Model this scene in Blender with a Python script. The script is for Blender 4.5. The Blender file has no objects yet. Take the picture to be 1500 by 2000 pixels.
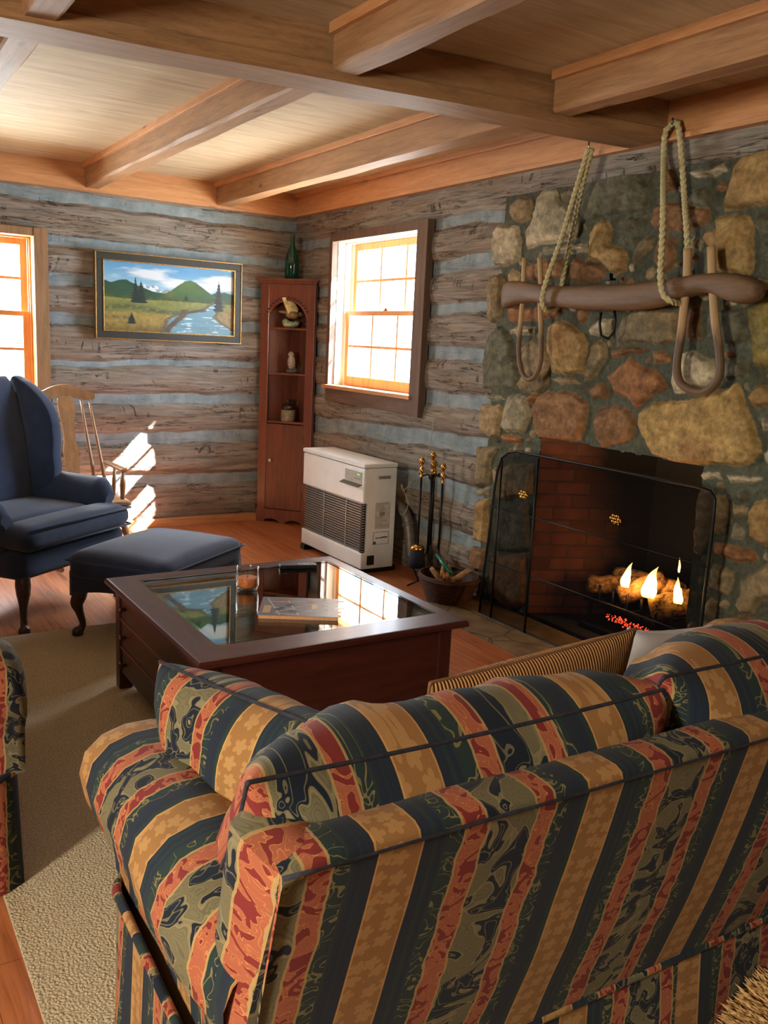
import bpy, bmesh, math, random
import numpy as np
from mathutils import Vector, Matrix, noise as mnoise
from math import sin, cos, pi, radians, sqrt, atan2

SC = bpy.context.scene
COL = SC.collection
rng = random.Random(7)

# ------------------------------------------------------------------ camera
CAM_YAW, CAM_PITCH, CAM_ROLL, CAM_F = radians(32.719), radians(10.8846), radians(2.7838), 1720.02
CAM_POS = Vector((0, 0, 1.5))
fw = Vector((sin(CAM_YAW) * cos(CAM_PITCH), cos(CAM_YAW) * cos(CAM_PITCH), -sin(CAM_PITCH)))
rt0 = Vector((cos(CAM_YAW), -sin(CAM_YAW), 0))
up0 = rt0.cross(fw)
rt = cos(CAM_ROLL) * rt0 + sin(CAM_ROLL) * up0
up = -sin(CAM_ROLL) * rt0 + cos(CAM_ROLL) * up0
cd = bpy.data.cameras.new('camera')
cam = bpy.data.objects.new('camera', cd)
COL.objects.link(cam)
cd.sensor_fit = 'VERTICAL'
cd.sensor_height = 36.0
cd.lens = CAM_F / 2000 * 36.0
cd.clip_start = 0.02
M = Matrix((rt, up, -fw)).transposed().to_4x4()
M.translation = CAM_POS
cam.matrix_world = M
SC.camera = cam

# survey helper: where the ray through a point of the photograph meets the plane axis = value
def at(px, py, ax, v):
    d = fw * CAM_F + rt * (px - 750) - up * (py - 1000)
    return CAM_POS + d * ((v - CAM_POS[ax]) / d[ax])

# ------------------------------------------------------------------ light
SC.view_settings.view_transform = 'Standard'
SC.view_settings.look = 'None'
SC.view_settings.gamma = 1.0
SC.view_settings.use_curve_mapping = False
SC.view_settings.exposure = 0.0
SC.cycles.max_bounces = 8
SC.cycles.diffuse_bounces = 4
SC.cycles.transparent_max_bounces = 16
SC.cycles.sample_clamp_indirect = 6.0

W = bpy.data.worlds.new('world'); SC.world = W
W.use_nodes = True
bg = W.node_tree.nodes['Background']
bg.inputs[0].default_value = (0.80, 0.90, 1.0, 1)
bg.inputs[1].default_value = 7.0

def light(name, kind, loc, energy, color=(1, 1, 1), **kw):
    d = bpy.data.lights.new(name, kind)
    d.energy = energy; d.color = color
    for k, v in kw.items():
        if k not in ('dirv',): setattr(d, k, v)
    o = bpy.data.objects.new(name, d); COL.objects.link(o)
    o.location = loc
    if 'dirv' in kw:
        o.rotation_euler = Vector(kw['dirv']).to_track_quat('-Z', 'Y').to_euler()
    return o

SUN_DIR = Vector((-1.145, 0.663, -1.11)).normalized()
light('sun', 'SUN', (8, 0, 8), 130.0, (1.0, 0.97, 0.93), angle=radians(0.53), dirv=SUN_DIR)
# daylight that comes in at the windows (sky light at each opening)
light('daylight_window_right', 'AREA', (3.75, 5.42, 1.75), 130, (0.74, 0.87, 1.0), shape='RECTANGLE', size=1.05, size_y=1.0, dirv=(-1, 0, 0))
light('daylight_window_back', 'AREA', (0.75, 7.05, 1.75), 200, (0.95, 0.96, 0.97), shape='RECTANGLE', size=1.05, size_y=1.0, dirv=(0, -1, -0.6))
light('daylight_door_left', 'AREA', (-2.60, 0.33, 1.62), 175, (1.0, 0.89, 0.70), shape='RECTANGLE', size=0.34, size_y=0.8, dirv=(1, 0.30, -0.35))
# ------------------------------------------------------------------ node helpers
def lin(c):
    return tuple((x / 12.92 if x <= 0.04045 else ((x + 0.055) / 1.055) ** 2.4) for x in c)
def rgb(r, g, b): return lin((r / 255, g / 255, b / 255)) + (1.0,)

class NT:
    def __init__(s, name, rough=0.6, spec=0.5, metal=0.0):
        s.m = bpy.data.materials.new(name); s.m.use_nodes = True
        s.t = s.m.node_tree; s.n = s.t.nodes; s.b = s.n['Principled BSDF']
        s.b.inputs['Roughness'].default_value = rough
        s.b.inputs['Specular IOR Level'].default_value = spec
        s.b.inputs['Metallic'].default_value = metal
    def link(s, a, b): s.t.links.new(a, b)
    def node(s, typ, **kw):
        n = s.n.new(typ)
        for k, v in kw.items(): setattr(n, k, v)
        return n
    def setin(s, sock, v):
        if isinstance(v, bpy.types.NodeSocket): s.link(v, sock)
        elif v is not None:
            try: sock.default_value = v
            except Exception: sock.default_value = v[:3]
    def coord(s, kind='Object', scale=(1, 1, 1), rot=(0, 0, 0), loc=(0, 0, 0)):
        tc = s.node('ShaderNodeTexCoord'); mp = s.node('ShaderNodeMapping')
        s.link(tc.outputs[kind], mp.inputs[0])
        mp.inputs['Scale'].default_value = scale; mp.inputs['Rotation'].default_value = rot
        mp.inputs['Location'].default_value = loc
        return mp.outputs[0]
    def noise(s, vec, scale=5, detail=4, rough=0.55, dist=0.0, out=0):
        n = s.node('ShaderNodeTexNoise')
        if vec is not None: s.link(vec, n.inputs['Vector'])
        n.inputs['Scale'].default_value = scale; n.inputs['Detail'].default_value = detail
        n.inputs['Roughness'].default_value = rough; n.inputs['Distortion'].default_value = dist
        return n.outputs[out]
    def wave(s, vec, scale=5, dist=0, detail=2, typ='BANDS', dirn='X', dscale=1.0):
        n = s.node('ShaderNodeTexWave', wave_type=typ)
        if typ == 'BANDS': n.bands_direction = dirn
        s.link(vec, n.inputs['Vector'])
        n.inputs['Scale'].default_value = scale; n.inputs['Distortion'].default_value = dist
        n.inputs['Detail'].default_value = detail; n.inputs['Detail Scale'].default_value = dscale
        return n.outputs['Fac']
    def voro(s, vec, scale=5, feature='F1', out='Distance', rnd=1.0):
        n = s.node('ShaderNodeTexVoronoi', feature=feature)
        s.link(vec, n.inputs['Vector']); n.inputs['Scale'].default_value = scale
        n.inputs['Randomness'].default_value = rnd
        return n.outputs[out]
    def ramp(s, fac, stops, interp='LINEAR'):
        n = s.node('ShaderNodeValToRGB'); cr = n.color_ramp; cr.interpolation = interp
        while len(cr.elements) > len(stops): cr.elements.remove(cr.elements[-1])
        while len(cr.elements) < len(stops): cr.elements.new(1.0)
        for e, (p, c) in zip(cr.elements, stops):
            e.position = p; e.color = c if len(c) == 4 else tuple(c) + (1,)
        s.link(fac, n.inputs[0]); return n.outputs[0]
    def mix(s, fac, a, b, typ='MIX'):
        n = s.node('ShaderNodeMix', data_type='RGBA', blend_type=typ)
        s.setin(n.inputs[0], fac); s.setin(n.inputs[6], a); s.setin(n.inputs[7], b)
        return n.outputs[2]
    def math(s, op, a, b=None, c=None, clamp=False):
        n = s.node('ShaderNodeMath', operation=op, use_clamp=clamp)
        s.setin(n.inputs[0], a)
        if b is not None: s.setin(n.inputs[1], b)
        if c is not None: s.setin(n.inputs[2], c)
        return n.outputs[0]
    def sep(s, v):
        n = s.node('ShaderNodeSeparateXYZ'); s.link(v, n.inputs[0]); return n.outputs
    def comb(s, x, y, z=0.0):
        n = s.node('ShaderNodeCombineXYZ')
        for i, v in enumerate((x, y, z)): s.setin(n.inputs[i], v)
        return n.outputs[0]
    def attr(s, name, out='Color'):
        n = s.node('ShaderNodeAttribute'); n.attribute_name = name; return n.outputs[out]
    def bump(s, h, strength=0.3, dist=0.01):
        n = s.node('ShaderNodeBump'); n.inputs['Strength'].default_value = strength
        n.inputs['Distance'].default_value = dist; s.link(h, n.inputs['Height'])
        s.link(n.outputs[0], s.b.inputs['Normal']); return n.outputs[0]
    def color(s, c): s.setin(s.b.inputs['Base Color'], c)

def plain(name, c, rough=0.6, metal=0.0, spec=0.5, nscale=30, namt=0.12, bump=0.0):
    t = NT(name, rough, spec, metal)
    v = t.coord('Object')
    n = t.noise(v, nscale, 4)
    dark = tuple(x * (1 - namt * 1.6) for x in c[:3]) + (1,)
    lite = tuple(min(1, x * (1 + namt)) for x in c[:3]) + (1,)
    t.color(t.ramp(n, [(0.3, dark), (0.7, lite)]))
    if bump: t.bump(n, bump, 0.003)
    return t.m

def wood(name, c1, c2, axis='X', grain=1.0, rough=0.45, spec=0.5, knots=0.0, kcol=None, bump=0.1, coat=0.0):
    t = NT(name, rough, spec)
    sc = {'X': (1.2, 14, 14), 'Y': (14, 1.2, 14), 'Z': (14, 14, 1.2)}[axis]
    v = t.coord('Object', scale=tuple(x * grain for x in sc))
    n = t.noise(v, 2.2, 6, 0.6, 0.6)
    n2 = t.noise(t.coord('Object', scale=tuple(x * grain * 4 for x in sc)), 3.0, 3, 0.6)
    f = t.math('MULTIPLY_ADD', n2, 0.35, t.math('MULTIPLY', n, 0.75))
    c = t.ramp(f, [(0.30, c1), (0.72, c2)])
    if knots:
        ks = {'X': (1.6, 4.5, 4.5), 'Y': (4.5, 1.6, 4.5), 'Z': (4.5, 4.5, 1.6)}[axis]
        k = t.voro(t.coord('Object', scale=ks), 1.5)
        kf = t.math('MULTIPLY', t.math('LESS_THAN', k, 0.085), knots)
        kd = t.ramp(k, [(0.02, (1, 1, 1, 1)), (0.12, (0, 0, 0, 1))])
        c = t.mix(t.math('MULTIPLY', kd, knots), c, kcol or rgb(60, 30, 15))
    t.color(c)
    if bump: t.bump(f, bump, 0.004)
    if coat:
        t.b.inputs['Coat Weight'].default_value = coat
        t.b.inputs['Coat Roughness'].default_value = 0.12
    return t.m

def emis(name, c, strength):
    t = NT(name); t.color(c)
    t.b.inputs['Emission Color'].default_value = c
    t.b.inputs['Emission Strength'].default_value = strength
    return t.m

def glass_mat(name, tint=(1, 1, 1, 1), ior=1.5, boost=1.0, rough=0.0):
    m = bpy.data.materials.new(name); m.use_nodes = True
    t = m.node_tree; n = t.nodes; n.clear()
    out = n.new('ShaderNodeOutputMaterial'); mx = n.new('ShaderNodeMixShader')
    tr = n.new('ShaderNodeBsdfTransparent'); gl = n.new('ShaderNodeBsdfGlossy')
    # Schlick reflectance, the same from both sides of a thin sheet
    ge = n.new('ShaderNodeNewGeometry'); dp = n.new('ShaderNodeVectorMath'); dp.operation = 'DOT_PRODUCT'
    t.links.new(ge.outputs['Incoming'], dp.inputs[0]); t.links.new(ge.outputs['Normal'], dp.inputs[1])
    def mth(op, a, b=None):
        q = n.new('ShaderNodeMath'); q.operation = op
        for k, v in enumerate((a, b)):
            if v is None: continue
            if isinstance(v, bpy.types.NodeSocket): t.links.new(v, q.inputs[k])
            else: q.inputs[k].default_value = v
        return q.outputs[0]
    f0 = ((ior - 1) / (ior + 1)) ** 2
    sch = mth('ADD', mth('MULTIPLY', mth('POWER', mth('SUBTRACT', 1.0, mth('ABSOLUTE', dp.outputs['Value'])), 5.0), 1 - f0), f0)
    ml = n.new('ShaderNodeMath'); ml.operation = 'MULTIPLY'; ml.use_clamp = True; ml.inputs[1].default_value = boost
    tr.inputs[0].default_value = tint; gl.inputs['Roughness'].default_value = rough
    t.links.new(sch, ml.inputs[0]); t.links.new(ml.outputs[0], mx.inputs[0])
    t.links.new(tr.outputs[0], mx.inputs[1]); t.links.new(gl.outputs[0], mx.inputs[2])
    t.links.new(mx.outputs[0], out.inputs[0])
    return m

# ------------------------------------------------------------------ mesh helpers
class MB:
    """collects shapes in one bmesh, linked as ONE mesh object by build()"""
    def __init__(s): s.bm = bmesh.new(); s.uv = None
    def _uv(s):
        if s.uv is None: s.uv = s.bm.loops.layers.uv.new('UVMap')
        return s.uv
    def box(s, x0, x1, y0, y1, z0, z1, bev=0.0, seg=2, rot=None, piv=None):
        r = bmesh.ops.create_cube(s.bm, size=1.0)
        vs = r['verts']
        for v in vs:
            v.co = Vector(((x0 + x1) / 2 + v.co.x * (x1 - x0), (y0 + y1) / 2 + v.co.y * (y1 - y0), (z0 + z1) / 2 + v.co.z * (z1 - z0)))
        if bev > 0:
            es = list({e for v in vs for e in v.link_edges})
            rr = bmesh.ops.bevel(s.bm, geom=es + list(vs), offset=bev, segments=seg, profile=0.6, affect='EDGES')
            vs = list({v for v in rr['verts']} | {v for v in vs if v.is_valid})
        if rot is not None:
            bmesh.ops.rotate(s.bm, verts=vs, cent=piv or ((x0 + x1) / 2, (y0 + y1) / 2, (z0 + z1) / 2), matrix=rot)
        return s
    def grid(s, nu, nv, fn, uvfn=None, closeu=False, closev=False, flip=False):
        V = [[s.bm.verts.new(fn(i, j)) for j in range(nv)] for i in range(nu)]
        uv = s._uv() if uvfn else None
        for i in range(nu if closeu else nu - 1):
            for j in range(nv if closev else nv - 1):
                i2, j2 = (i + 1) % nu, (j + 1) % nv
                q = [V[i][j], V[i2][j], V[i2][j2], V[i][j2]]
                idx = [(i, j), (i + 1, j), (i + 1, j + 1), (i, j + 1)]
                if flip: q.reverse(); idx.reverse()
                try: f = s.bm.faces.new(q)
                except ValueError: continue
                f.smooth = True
                if uv:
                    for lp, (a, b) in zip(f.loops, idx): lp[uv].uv = uvfn(a, b)
        return V
    def tube(s, pts, r, n=10, cap=True, closed=False, twist=0.0, lobes=0, lobe=0.0):
        pts = [Vector(p) for p in pts]
        rs = r if isinstance(r, (list, tuple)) else [r] * len(pts)
        L = len(pts)
        T = []
        for i in range(L):
            a = pts[(i - 1) % L] if (closed or i > 0) else pts[i]
            b = pts[(i + 1) % L] if (closed or i < L - 1) else pts[i]
            T.append((b - a).normalized())
        N = T[0].orthogonal().normalized(); rings = []; ang = 0.0
        for i in range(L):
            N = (N - T[i] * N.dot(T[i]))
            N = N.normalized() if N.length > 1e-6 else T[i].orthogonal().normalized()
            B = T[i].cross(N)
            if i: ang += twist * (pts[i] - pts[i - 1]).length
            ring = []
            for k in range(n):
                a = 2 * pi * k / n
                rr = rs[i] * (1 + (lobe * cos(lobes * a) if lobes else 0))
                ring.append(s.bm.verts.new(pts[i] + (N * cos(a + ang) + B * sin(a + ang)) * rr))
            rings.append(ring)
        for i in range(L if closed else L - 1):
            A, Bq = rings[i], rings[(i + 1) % L]
            for k in range(n):
                f = s.bm.faces.new((A[k], A[(k + 1) % n], Bq[(k + 1) % n], Bq[k])); f.smooth = True
        if cap and not closed:
            s.bm.faces.new(list(reversed(rings[0]))); s.bm.faces.new(rings[-1])
        return s
    def lathe(s, prof, c=(0, 0, 0), n=24, ax='Z'):
        rings = []
        for r, z in prof:
            ring = []
            for k in range(n):
                a = 2 * pi * k / n
                p = Vector((r * cos(a), r * sin(a), z))
                if ax == 'Y': p = Vector((p.x, p.z, p.y))
                if ax == 'X': p = Vector((p.z, p.x, p.y))
                ring.append(s.bm.verts.new(Vector(c) + p))
            rings.append(ring)
        for A, B in zip(rings, rings[1:]):
            for k in range(n):
                f = s.bm.faces.new((A[k], A[(k + 1) % n], B[(k + 1) % n], B[k])); f.smooth = True
        if prof[0][0] > 1e-5: s.bm.faces.new(list(reversed(rings[0])))
        if prof[-1][0] > 1e-5: s.bm.faces.new(rings[-1])
        return s
    def prism(s, poly, fn0, fn1, smooth=False):
        """poly: list of (a,b); fn0/fn1 map (a,b) to the two end faces"""
        A = [s.bm.verts.new(fn0(*p)) for p in poly]; B = [s.bm.verts.new(fn1(*p)) for p in poly]
        n = len(poly)
        for i in range(n):
            f = s.bm.faces.new((A[i], A[(i + 1) % n], B[(i + 1) % n], B[i])); f.smooth = smooth
        s.bm.faces.new(list(reversed(A))); s.bm.faces.new(B)
        return s
    def sphere(s, c, r, seg=16, scale=(1, 1, 1)):
        mt = Matrix.Translation(Vector(c)) @ Matrix.Diagonal((r * scale[0], r * scale[1], r * scale[2], 1))
        rr = bmesh.ops.create_uvsphere(s.bm, u_segments=seg, v_segments=max(6, seg // 2), radius=1, matrix=mt)
        for v in rr['verts']:
            for f in v.link_faces: f.smooth = True
        return s
    def build(s, name, mat, parent=None, smooth=None, merge=False, sub=0, solid=0.0, matrix=None):
        if merge: bmesh.ops.remove_doubles(s.bm, verts=s.bm.verts[:], dist=1e-5)
        bmesh.ops.recalc_face_normals(s.bm, faces=s.bm.faces[:])
        if matrix is not None: bmesh.ops.transform(s.bm, matrix=matrix, verts=s.bm.verts[:])
        me = bpy.data.meshes.new(name); s.bm.to_mesh(me); s.bm.free()
        if smooth is not None:
            for p in me.polygons: p.use_smooth = smooth
        for m in (mat if isinstance(mat, (list, tuple)) else [mat]): me.materials.append(m)
        o = bpy.data.objects.new(name, me); COL.objects.link(o)
        if parent is not None: o.parent = parent
        if sub:
            md = o.modifiers.new('s', 'SUBSURF'); md.levels = sub; md.render_levels = sub
        if solid:
            md = o.modifiers.new('t', 'SOLIDIFY'); md.thickness = solid
        return o

def empty(name, loc=(0, 0, 0), rz=0.0):
    o = bpy.data.objects.new(name, None); COL.objects.link(o)
    o.location = loc; o.rotation_euler = (0, 0, rz); o.empty_display_size = 0.1
    return o
def tag(o, label, cat, group=None):
    o['label'] = label; o['category'] = cat
    if group: o['group'] = group
    return o
def struct(o): o['kind'] = 'structure'; return o
def stuff(o): o['kind'] = 'stuff'; return o

def gridmesh(name, A, B, P, faces_mask, mat, parent=None, attrs=()):
    """A,B counts; P (A*B,3) numpy points; faces_mask (A-1,B-1) bool; attrs: (name, (N,3|4) array)"""
    idx = np.arange(A * B).reshape(A, B)
    q = np.stack([idx[:-1, :-1], idx[1:, :-1], idx[1:, 1:], idx[:-1, 1:]], -1)[faces_mask]
    me = bpy.data.meshes.new(name)
    me.vertices.add(A * B); me.vertices.foreach_set('co', P.astype(np.float32).ravel())
    nf = len(q)
    me.loops.add(nf * 4); me.loops.foreach_set('vertex_index', q.astype(np.int32).ravel())
    me.polygons.add(nf); me.polygons.foreach_set('loop_start', np.arange(0, nf * 4, 4, dtype=np.int32))
    try: me.polygons.foreach_set('loop_total', np.full(nf, 4, dtype=np.int32))
    except Exception: pass
    me.update(calc_edges=True); me.validate()
    me.polygons.foreach_set('use_smooth', np.ones(len(me.polygons), dtype=bool))
    for nm, arr in attrs:
        ca = me.color_attributes.new(name=nm, type='FLOAT_COLOR', domain='POINT')
        full = np.ones((A * B, 4), np.float32); full[:, :arr.shape[1]] = arr
        ca.data.foreach_set('color', full.ravel())
    me.materials.append(mat)
    o = bpy.data.objects.new(name, me); COL.objects.link(o)
    if parent is not None: o.parent = parent
    return o

_rs = np.random.RandomState(3)
_tab = _rs.rand(256, 256)
def vnoise(x, y):
    xi = np.floor(x).astype(int); yi = np.floor(y).astype(int)
    fx = x - xi; fy = y - yi
    fx = fx * fx * (3 - 2 * fx); fy = fy * fy * (3 - 2 * fy)
    g = lambda a, b: _tab[a % 256, b % 256]
    return (g(xi, yi) * (1 - fx) + g(xi + 1, yi) * fx) * (1 - fy) + (g(xi, yi + 1) * (1 - fx) + g(xi + 1, yi + 1) * fx) * fy
def fbm(x, y, o=4):
    s = 0; a = 0.5; t = 0
    for k in range(o):
        s = s + a * vnoise(x * 2 ** k + 17 * k, y * 2 ** k + 31 * k); t += a; a *= 0.5
    return s / t
def smooth(a, b, x):
    t = np.clip((x - a) / (b - a), 0, 1); return t * t * (3 - 2 * t)
# ------------------------------------------------------------------ room sizes
RX, BY = 3.315, 6.638       # inner faces of the right wall and the back wall
LX, RY = -2.55, -2.05       # left wall and rear wall, behind the photographer
CZ = 2.62                   # ceiling
FB = 2.44                   # bottom of the ceiling fascia boards

# ------------------------------------------------------------------ structure materials
def log_material(name, tint=1.0):
    t = NT(name, 0.85, 0.25)
    v = t.coord('Object')
    gx, gy, gz = t.sep(v)
    run = t.math('ADD', gx, gy)             # position along either wall
    gv = t.comb(t.math('MULTIPLY', run, 1.6), t.math('MULTIPLY', gz, 26), 0.0)
    n1 = t.noise(gv, 1.6, 7, 0.65, 0.8)
    n2 = t.noise(t.comb(t.math('MULTIPLY', run, 5), t.math('MULTIPLY', gz, 70), 0.0), 2.0, 4, 0.7)
    big = t.noise(t.comb(t.math('MULTIPLY', run, 1.3), t.math('MULTIPLY', gz, 5), 0.0), 1.5, 3)
    f = t.math('ADD', t.math('MULTIPLY', n1, 0.7), t.math('MULTIPLY', n2, 0.3))
    c = t.ramp(f, [(0.30, rgb(76, 71, 66)), (0.44, rgb(120, 113, 105)), (0.60, rgb(150, 143, 134)), (0.75, rgb(178, 171, 162))])
    warm = t.ramp(big, [(0.42, rgb(255, 255, 255)), (0.62, rgb(228, 204, 180))])
    c = t.mix(0.6, c, warm, 'MULTIPLY')
    # long drying cracks
    cr = t.noise(t.comb(t.math('MULTIPLY', run, 1.1), t.math('MULTIPLY', gz, 16), 3.3), 1.7, 5, 0.62, 0.5)
    ck = t.math('ABSOLUTE', t.math('SUBTRACT', cr, 0.5))
    ckm = t.ramp(ck, [(0.0, (1, 1, 1, 1)), (0.020, (0, 0, 0, 1))])
    gate = t.ramp(t.noise(t.comb(t.math('MULTIPLY', run, 1.2), t.math('MULTIPLY', gz, 7), 9.0), 1.8, 2), [(0.46, (0, 0, 0, 1)), (0.54, (1, 1, 1, 1))])
    ckm = t.math('MULTIPLY', ckm, gate)
    # short upright adze cuts
    az = t.voro(t.comb(t.math('MULTIPLY', run, 13), t.math('MULTIPLY', gz, 5.5), 0.0), 1.0, rnd=0.9)
    azv = t.noise(t.comb(t.math('MULTIPLY', run, 8), t.math('MULTIPLY', gz, 1.6), 1.0), 1.0, 2, 0.5, 0.3)
    azm = t.ramp(t.math('ABSOLUTE', t.math('SUBTRACT', azv, 0.5)), [(0.0, (1, 1, 1, 1)), (0.03, (0, 0, 0, 1))])
    gate2 = t.ramp(t.noise(t.comb(t.math('MULTIPLY', run, 1.5), t.math('MULTIPLY', gz, 7), 5.0), 1.8, 3), [(0.55, (0, 0, 0, 1)), (0.64, (1, 1, 1, 1))])
    azm = t.math('MULTIPLY', azm, gate2)
    cuts = t.math('MAXIMUM', ckm, t.math('MULTIPLY', azm, 0.85))
    c = t.mix(cuts, c, rgb(38, 28, 22))
    # chinking between the logs
    cn = t.noise(v, 9, 5, 0.6)
    ch = t.ramp(cn, [(0.3, rgb(112, 125, 130)), (0.7, rgb(146, 158, 163))])
    lg = t.attr('logmask', 'Fac')
    edge = t.math('ADD', lg, t.math('MULTIPLY', t.math('SUBTRACT', n2, 0.5), 0.5))
    msk = t.ramp(edge, [(0.42, (0, 0, 0, 1)), (0.58, (1, 1, 1, 1))])
    rim = t.ramp(edge, [(0.40, (0, 0, 0, 1)), (0.5, (1, 1, 1, 1)), (0.62, (0, 0, 0, 1))])
    c = t.mix(msk, ch, c)
    c = t.mix(t.math('MULTIPLY', rim, 0.45), c, rgb(60, 46, 36))
    t.color(c)
    h = t.math('SUBTRACT', t.math('MULTIPLY', f, msk), t.math('MULTIPLY', cuts, 1.2))
    t.bump(h, 0.55, 0.012)
    return t.m
MAT_LOG = log_material('weathered_logs_and_chinking')

MAT_PINE_X = wood('pine_boards_x', rgb(166, 110, 68), rgb(206, 152, 104), 'X', rough=0.5, knots=0.85)
MAT_PINE_Y = wood('pine_boards_y', rgb(166, 110, 68), rgb(206, 152, 104), 'Y', rough=0.5, knots=0.85)
MAT_PINE_Z = wood('pine_boards_z', rgb(214, 140, 78), rgb(240, 178, 112), 'Z', rough=0.45, knots=0.3)
MAT_BEAM_X = wood('hewn_beam_x', rgb(112, 80, 50), rgb(166, 126, 86), 'X', rough=0.65, knots=0.8, bump=0.3)
MAT_BEAM_Y = wood('hewn_beam_y', rgb(120, 84, 54), rgb(172, 130, 90), 'Y', rough=0.65, knots=0.8, bump=0.3)
MAT_DARKBOARD_Z = wood('dark_casing_boards_z', rgb(72, 54, 44), rgb(112, 88, 72), 'Z', rough=0.7, bump=0.3)
MAT_DARKBOARD_Y = wood('dark_casing_boards_y', rgb(72, 54, 44), rgb(112, 88, 72), 'Y', rough=0.7, bump=0.3)
MAT_BROWNBOARD_Z = wood('brown_casing_boards_z', rgb(112, 84, 56), rgb(156, 122, 86), 'Z', rough=0.7, bump=0.3)

def ceiling_material():
    t = NT('whitewashed_plywood', 0.75, 0.3)
    v = t.coord('Object', scale=(1.4, 13, 1))
    n = t.noise(v, 1.5, 6, 0.6, 0.9)
    n2 = t.noise(t.coord('Object', scale=(4, 45, 1)), 1.5, 4, 0.7)
    f = t.math('ADD', t.math('MULTIPLY', n, 0.65), t.math('MULTIPLY', n2, 0.35))
    t.color(t.ramp(f, [(0.3, rgb(164, 143, 112)), (0.55, rgb(192, 173, 143)), (0.75, rgb(212, 196, 170))]))
    t.bump(f, 0.08, 0.003)
    return t.m
def floor_material():
    t = NT('orange_pine_floorboards', 0.32, 0.45)
    v = t.coord('Object')
    x, y, z = t.sep(v)
    bx = t.math('DIVIDE', x, 0.083)
    bid = t.math('FLOOR', bx)
    wn = t.node('ShaderNodeTexWhiteNoise', noise_dimensions='1D'); t.link(bid, wn.inputs['W'])
    off = t.math('MULTIPLY', wn.outputs['Value'], 7.0)
    gv = t.comb(t.math('MULTIPLY', x, 24), t.math('ADD', t.math('MULTIPLY', y, 1.5), off), off)
    n = t.noise(gv, 1.6, 6, 0.6, 0.8)
    c = t.ramp(n, [(0.3, rgb(146, 82, 50)), (0.5, rgb(184, 114, 72)), (0.72, rgb(204, 136, 90))])
    hv = t.ramp(wn.outputs['Value'], [(0, rgb(222, 212, 205)), (1, rgb(255, 255, 255))])
    c = t.mix(0.9, c, hv, 'MULTIPLY')
    fr = t.math('FRACT', bx)
    gap = t.math('GREATER_THAN', t.math('ABSOLUTE', t.math('SUBTRACT', fr, 0.5)), 0.486)
    by = t.math('FRACT', t.math('ADD', t.math('DIVIDE', y, 1.4), off))
    gap2 = t.math('LESS_THAN', by, 0.002)
    g = t.math('MAXIMUM', gap, gap2)
    c = t.mix(t.math('MULTIPLY', g, 0.65), c, rgb(70, 34, 16))
    t.color(c); t.bump(t.math('SUBTRACT', n, g), 0.12, 0.003)
    return t.m
MAT_CEIL = ceiling_material(); MAT_FLOOR = floor_material()

# ------------------------------------------------------------------ floor, ceiling, unseen walls
m = MB(); m.box(LX - .1, RX + 1.0, RY - .1, BY + .1, -0.08, 0.0)
struct(m.build('floor', MAT_FLOOR))
m = MB(); m.box(LX - .1, RX + .1, RY - .1, BY + .1, CZ, CZ + 0.06)
struct(m.build('ceiling', MAT_CEIL))
MAT_PLAINLOG = wood('log_boards_behind', rgb(96, 80, 66), rgb(132, 114, 96), 'X', rough=0.85, bump=0.2)
# left wall with a narrow window opening, closed rear wall
m = MB()
m.box(LX - .12, LX, RY, 0.13, 0, CZ); m.box(LX - .12, LX, 0.53, BY, 0, CZ); m.box(LX - .12, LX, 0.13, 0.53, 2.05, CZ); m.box(LX - .12, LX, 0.13, 0.53, 0, 1.2)
struct(m.build('wall_left', MAT_PLAINLOG))
m = MB()
m.box(LX, RX + .1, RY - .12, RY, 0, CZ)
struct(m.build('wall_rear', MAT_PLAINLOG))

# ------------------------------------------------------------------ log walls
def wall_grid(name, along0, along1, z0, z1, chinks, holes, to_xyz, du=0.014, dz=0.008):
    nu = int((along1 - along0) / du) + 1; nz = int((z1 - z0) / dz) + 1
    U, Z = np.meshgrid(np.linspace(along0, along1, nu), np.linspace(z0, z1, nz), indexing='ij')
    wob = (fbm(U * 2.3, Z * 3.0) - 0.5) * 0.065 + (fbm(U * 9 + 5, Z * 5) - 0.5) * 0.034
    dist = np.full(U.shape, 9.0)
    for (u0, zb0, zt0, u1, zb1, zt1) in chinks:
        f = (U - u0) / (u1 - u0)
        zc = (zb0 + zt0) / 2 + ((zb1 + zt1) / 2 - (zb0 + zt0) / 2) * f
        hw = (zt0 - zb0) / 2 + ((zt1 - zb1) / 2 - (zt0 - zb0) / 2) * f
        hw = np.maximum(hw, 0.008)
        dist = np.minimum(dist, np.abs(Z + wob * 0.7 - zc) - hw)
    mask = smooth(-0.006, 0.006, dist)
    prot = 0.022 * smooth(0.0, 0.03, dist) + 0.010 * smooth(0.02, 0.09, dist)
    prot = prot + mask * (fbm(U * 6, Z * 22) - 0.5) * 0.010 + (fbm(U * 20, Z * 20) - 0.5) * 0.003
    # chink lies back, flush at its middle
    P = to_xyz(U, Z, prot - 0.028)
    fm = np.ones((nu - 1, nz - 1), bool)
    Uc = (U[:-1, :-1] + U[1:, 1:]) / 2; Zc = (Z[:-1, :-1] + Z[1:, 1:]) / 2
    for (a, b, c, d) in holes:
        fm &= ~((Uc > a) & (Uc < b) & (Zc > c) & (Zc < d))
    o = gridmesh(name, nu, nz, P.reshape(-1, 3), fm, MAT_LOG, attrs=[('logmask', np.repeat(mask.reshape(-1, 1), 3, 1))])
    return o

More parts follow.
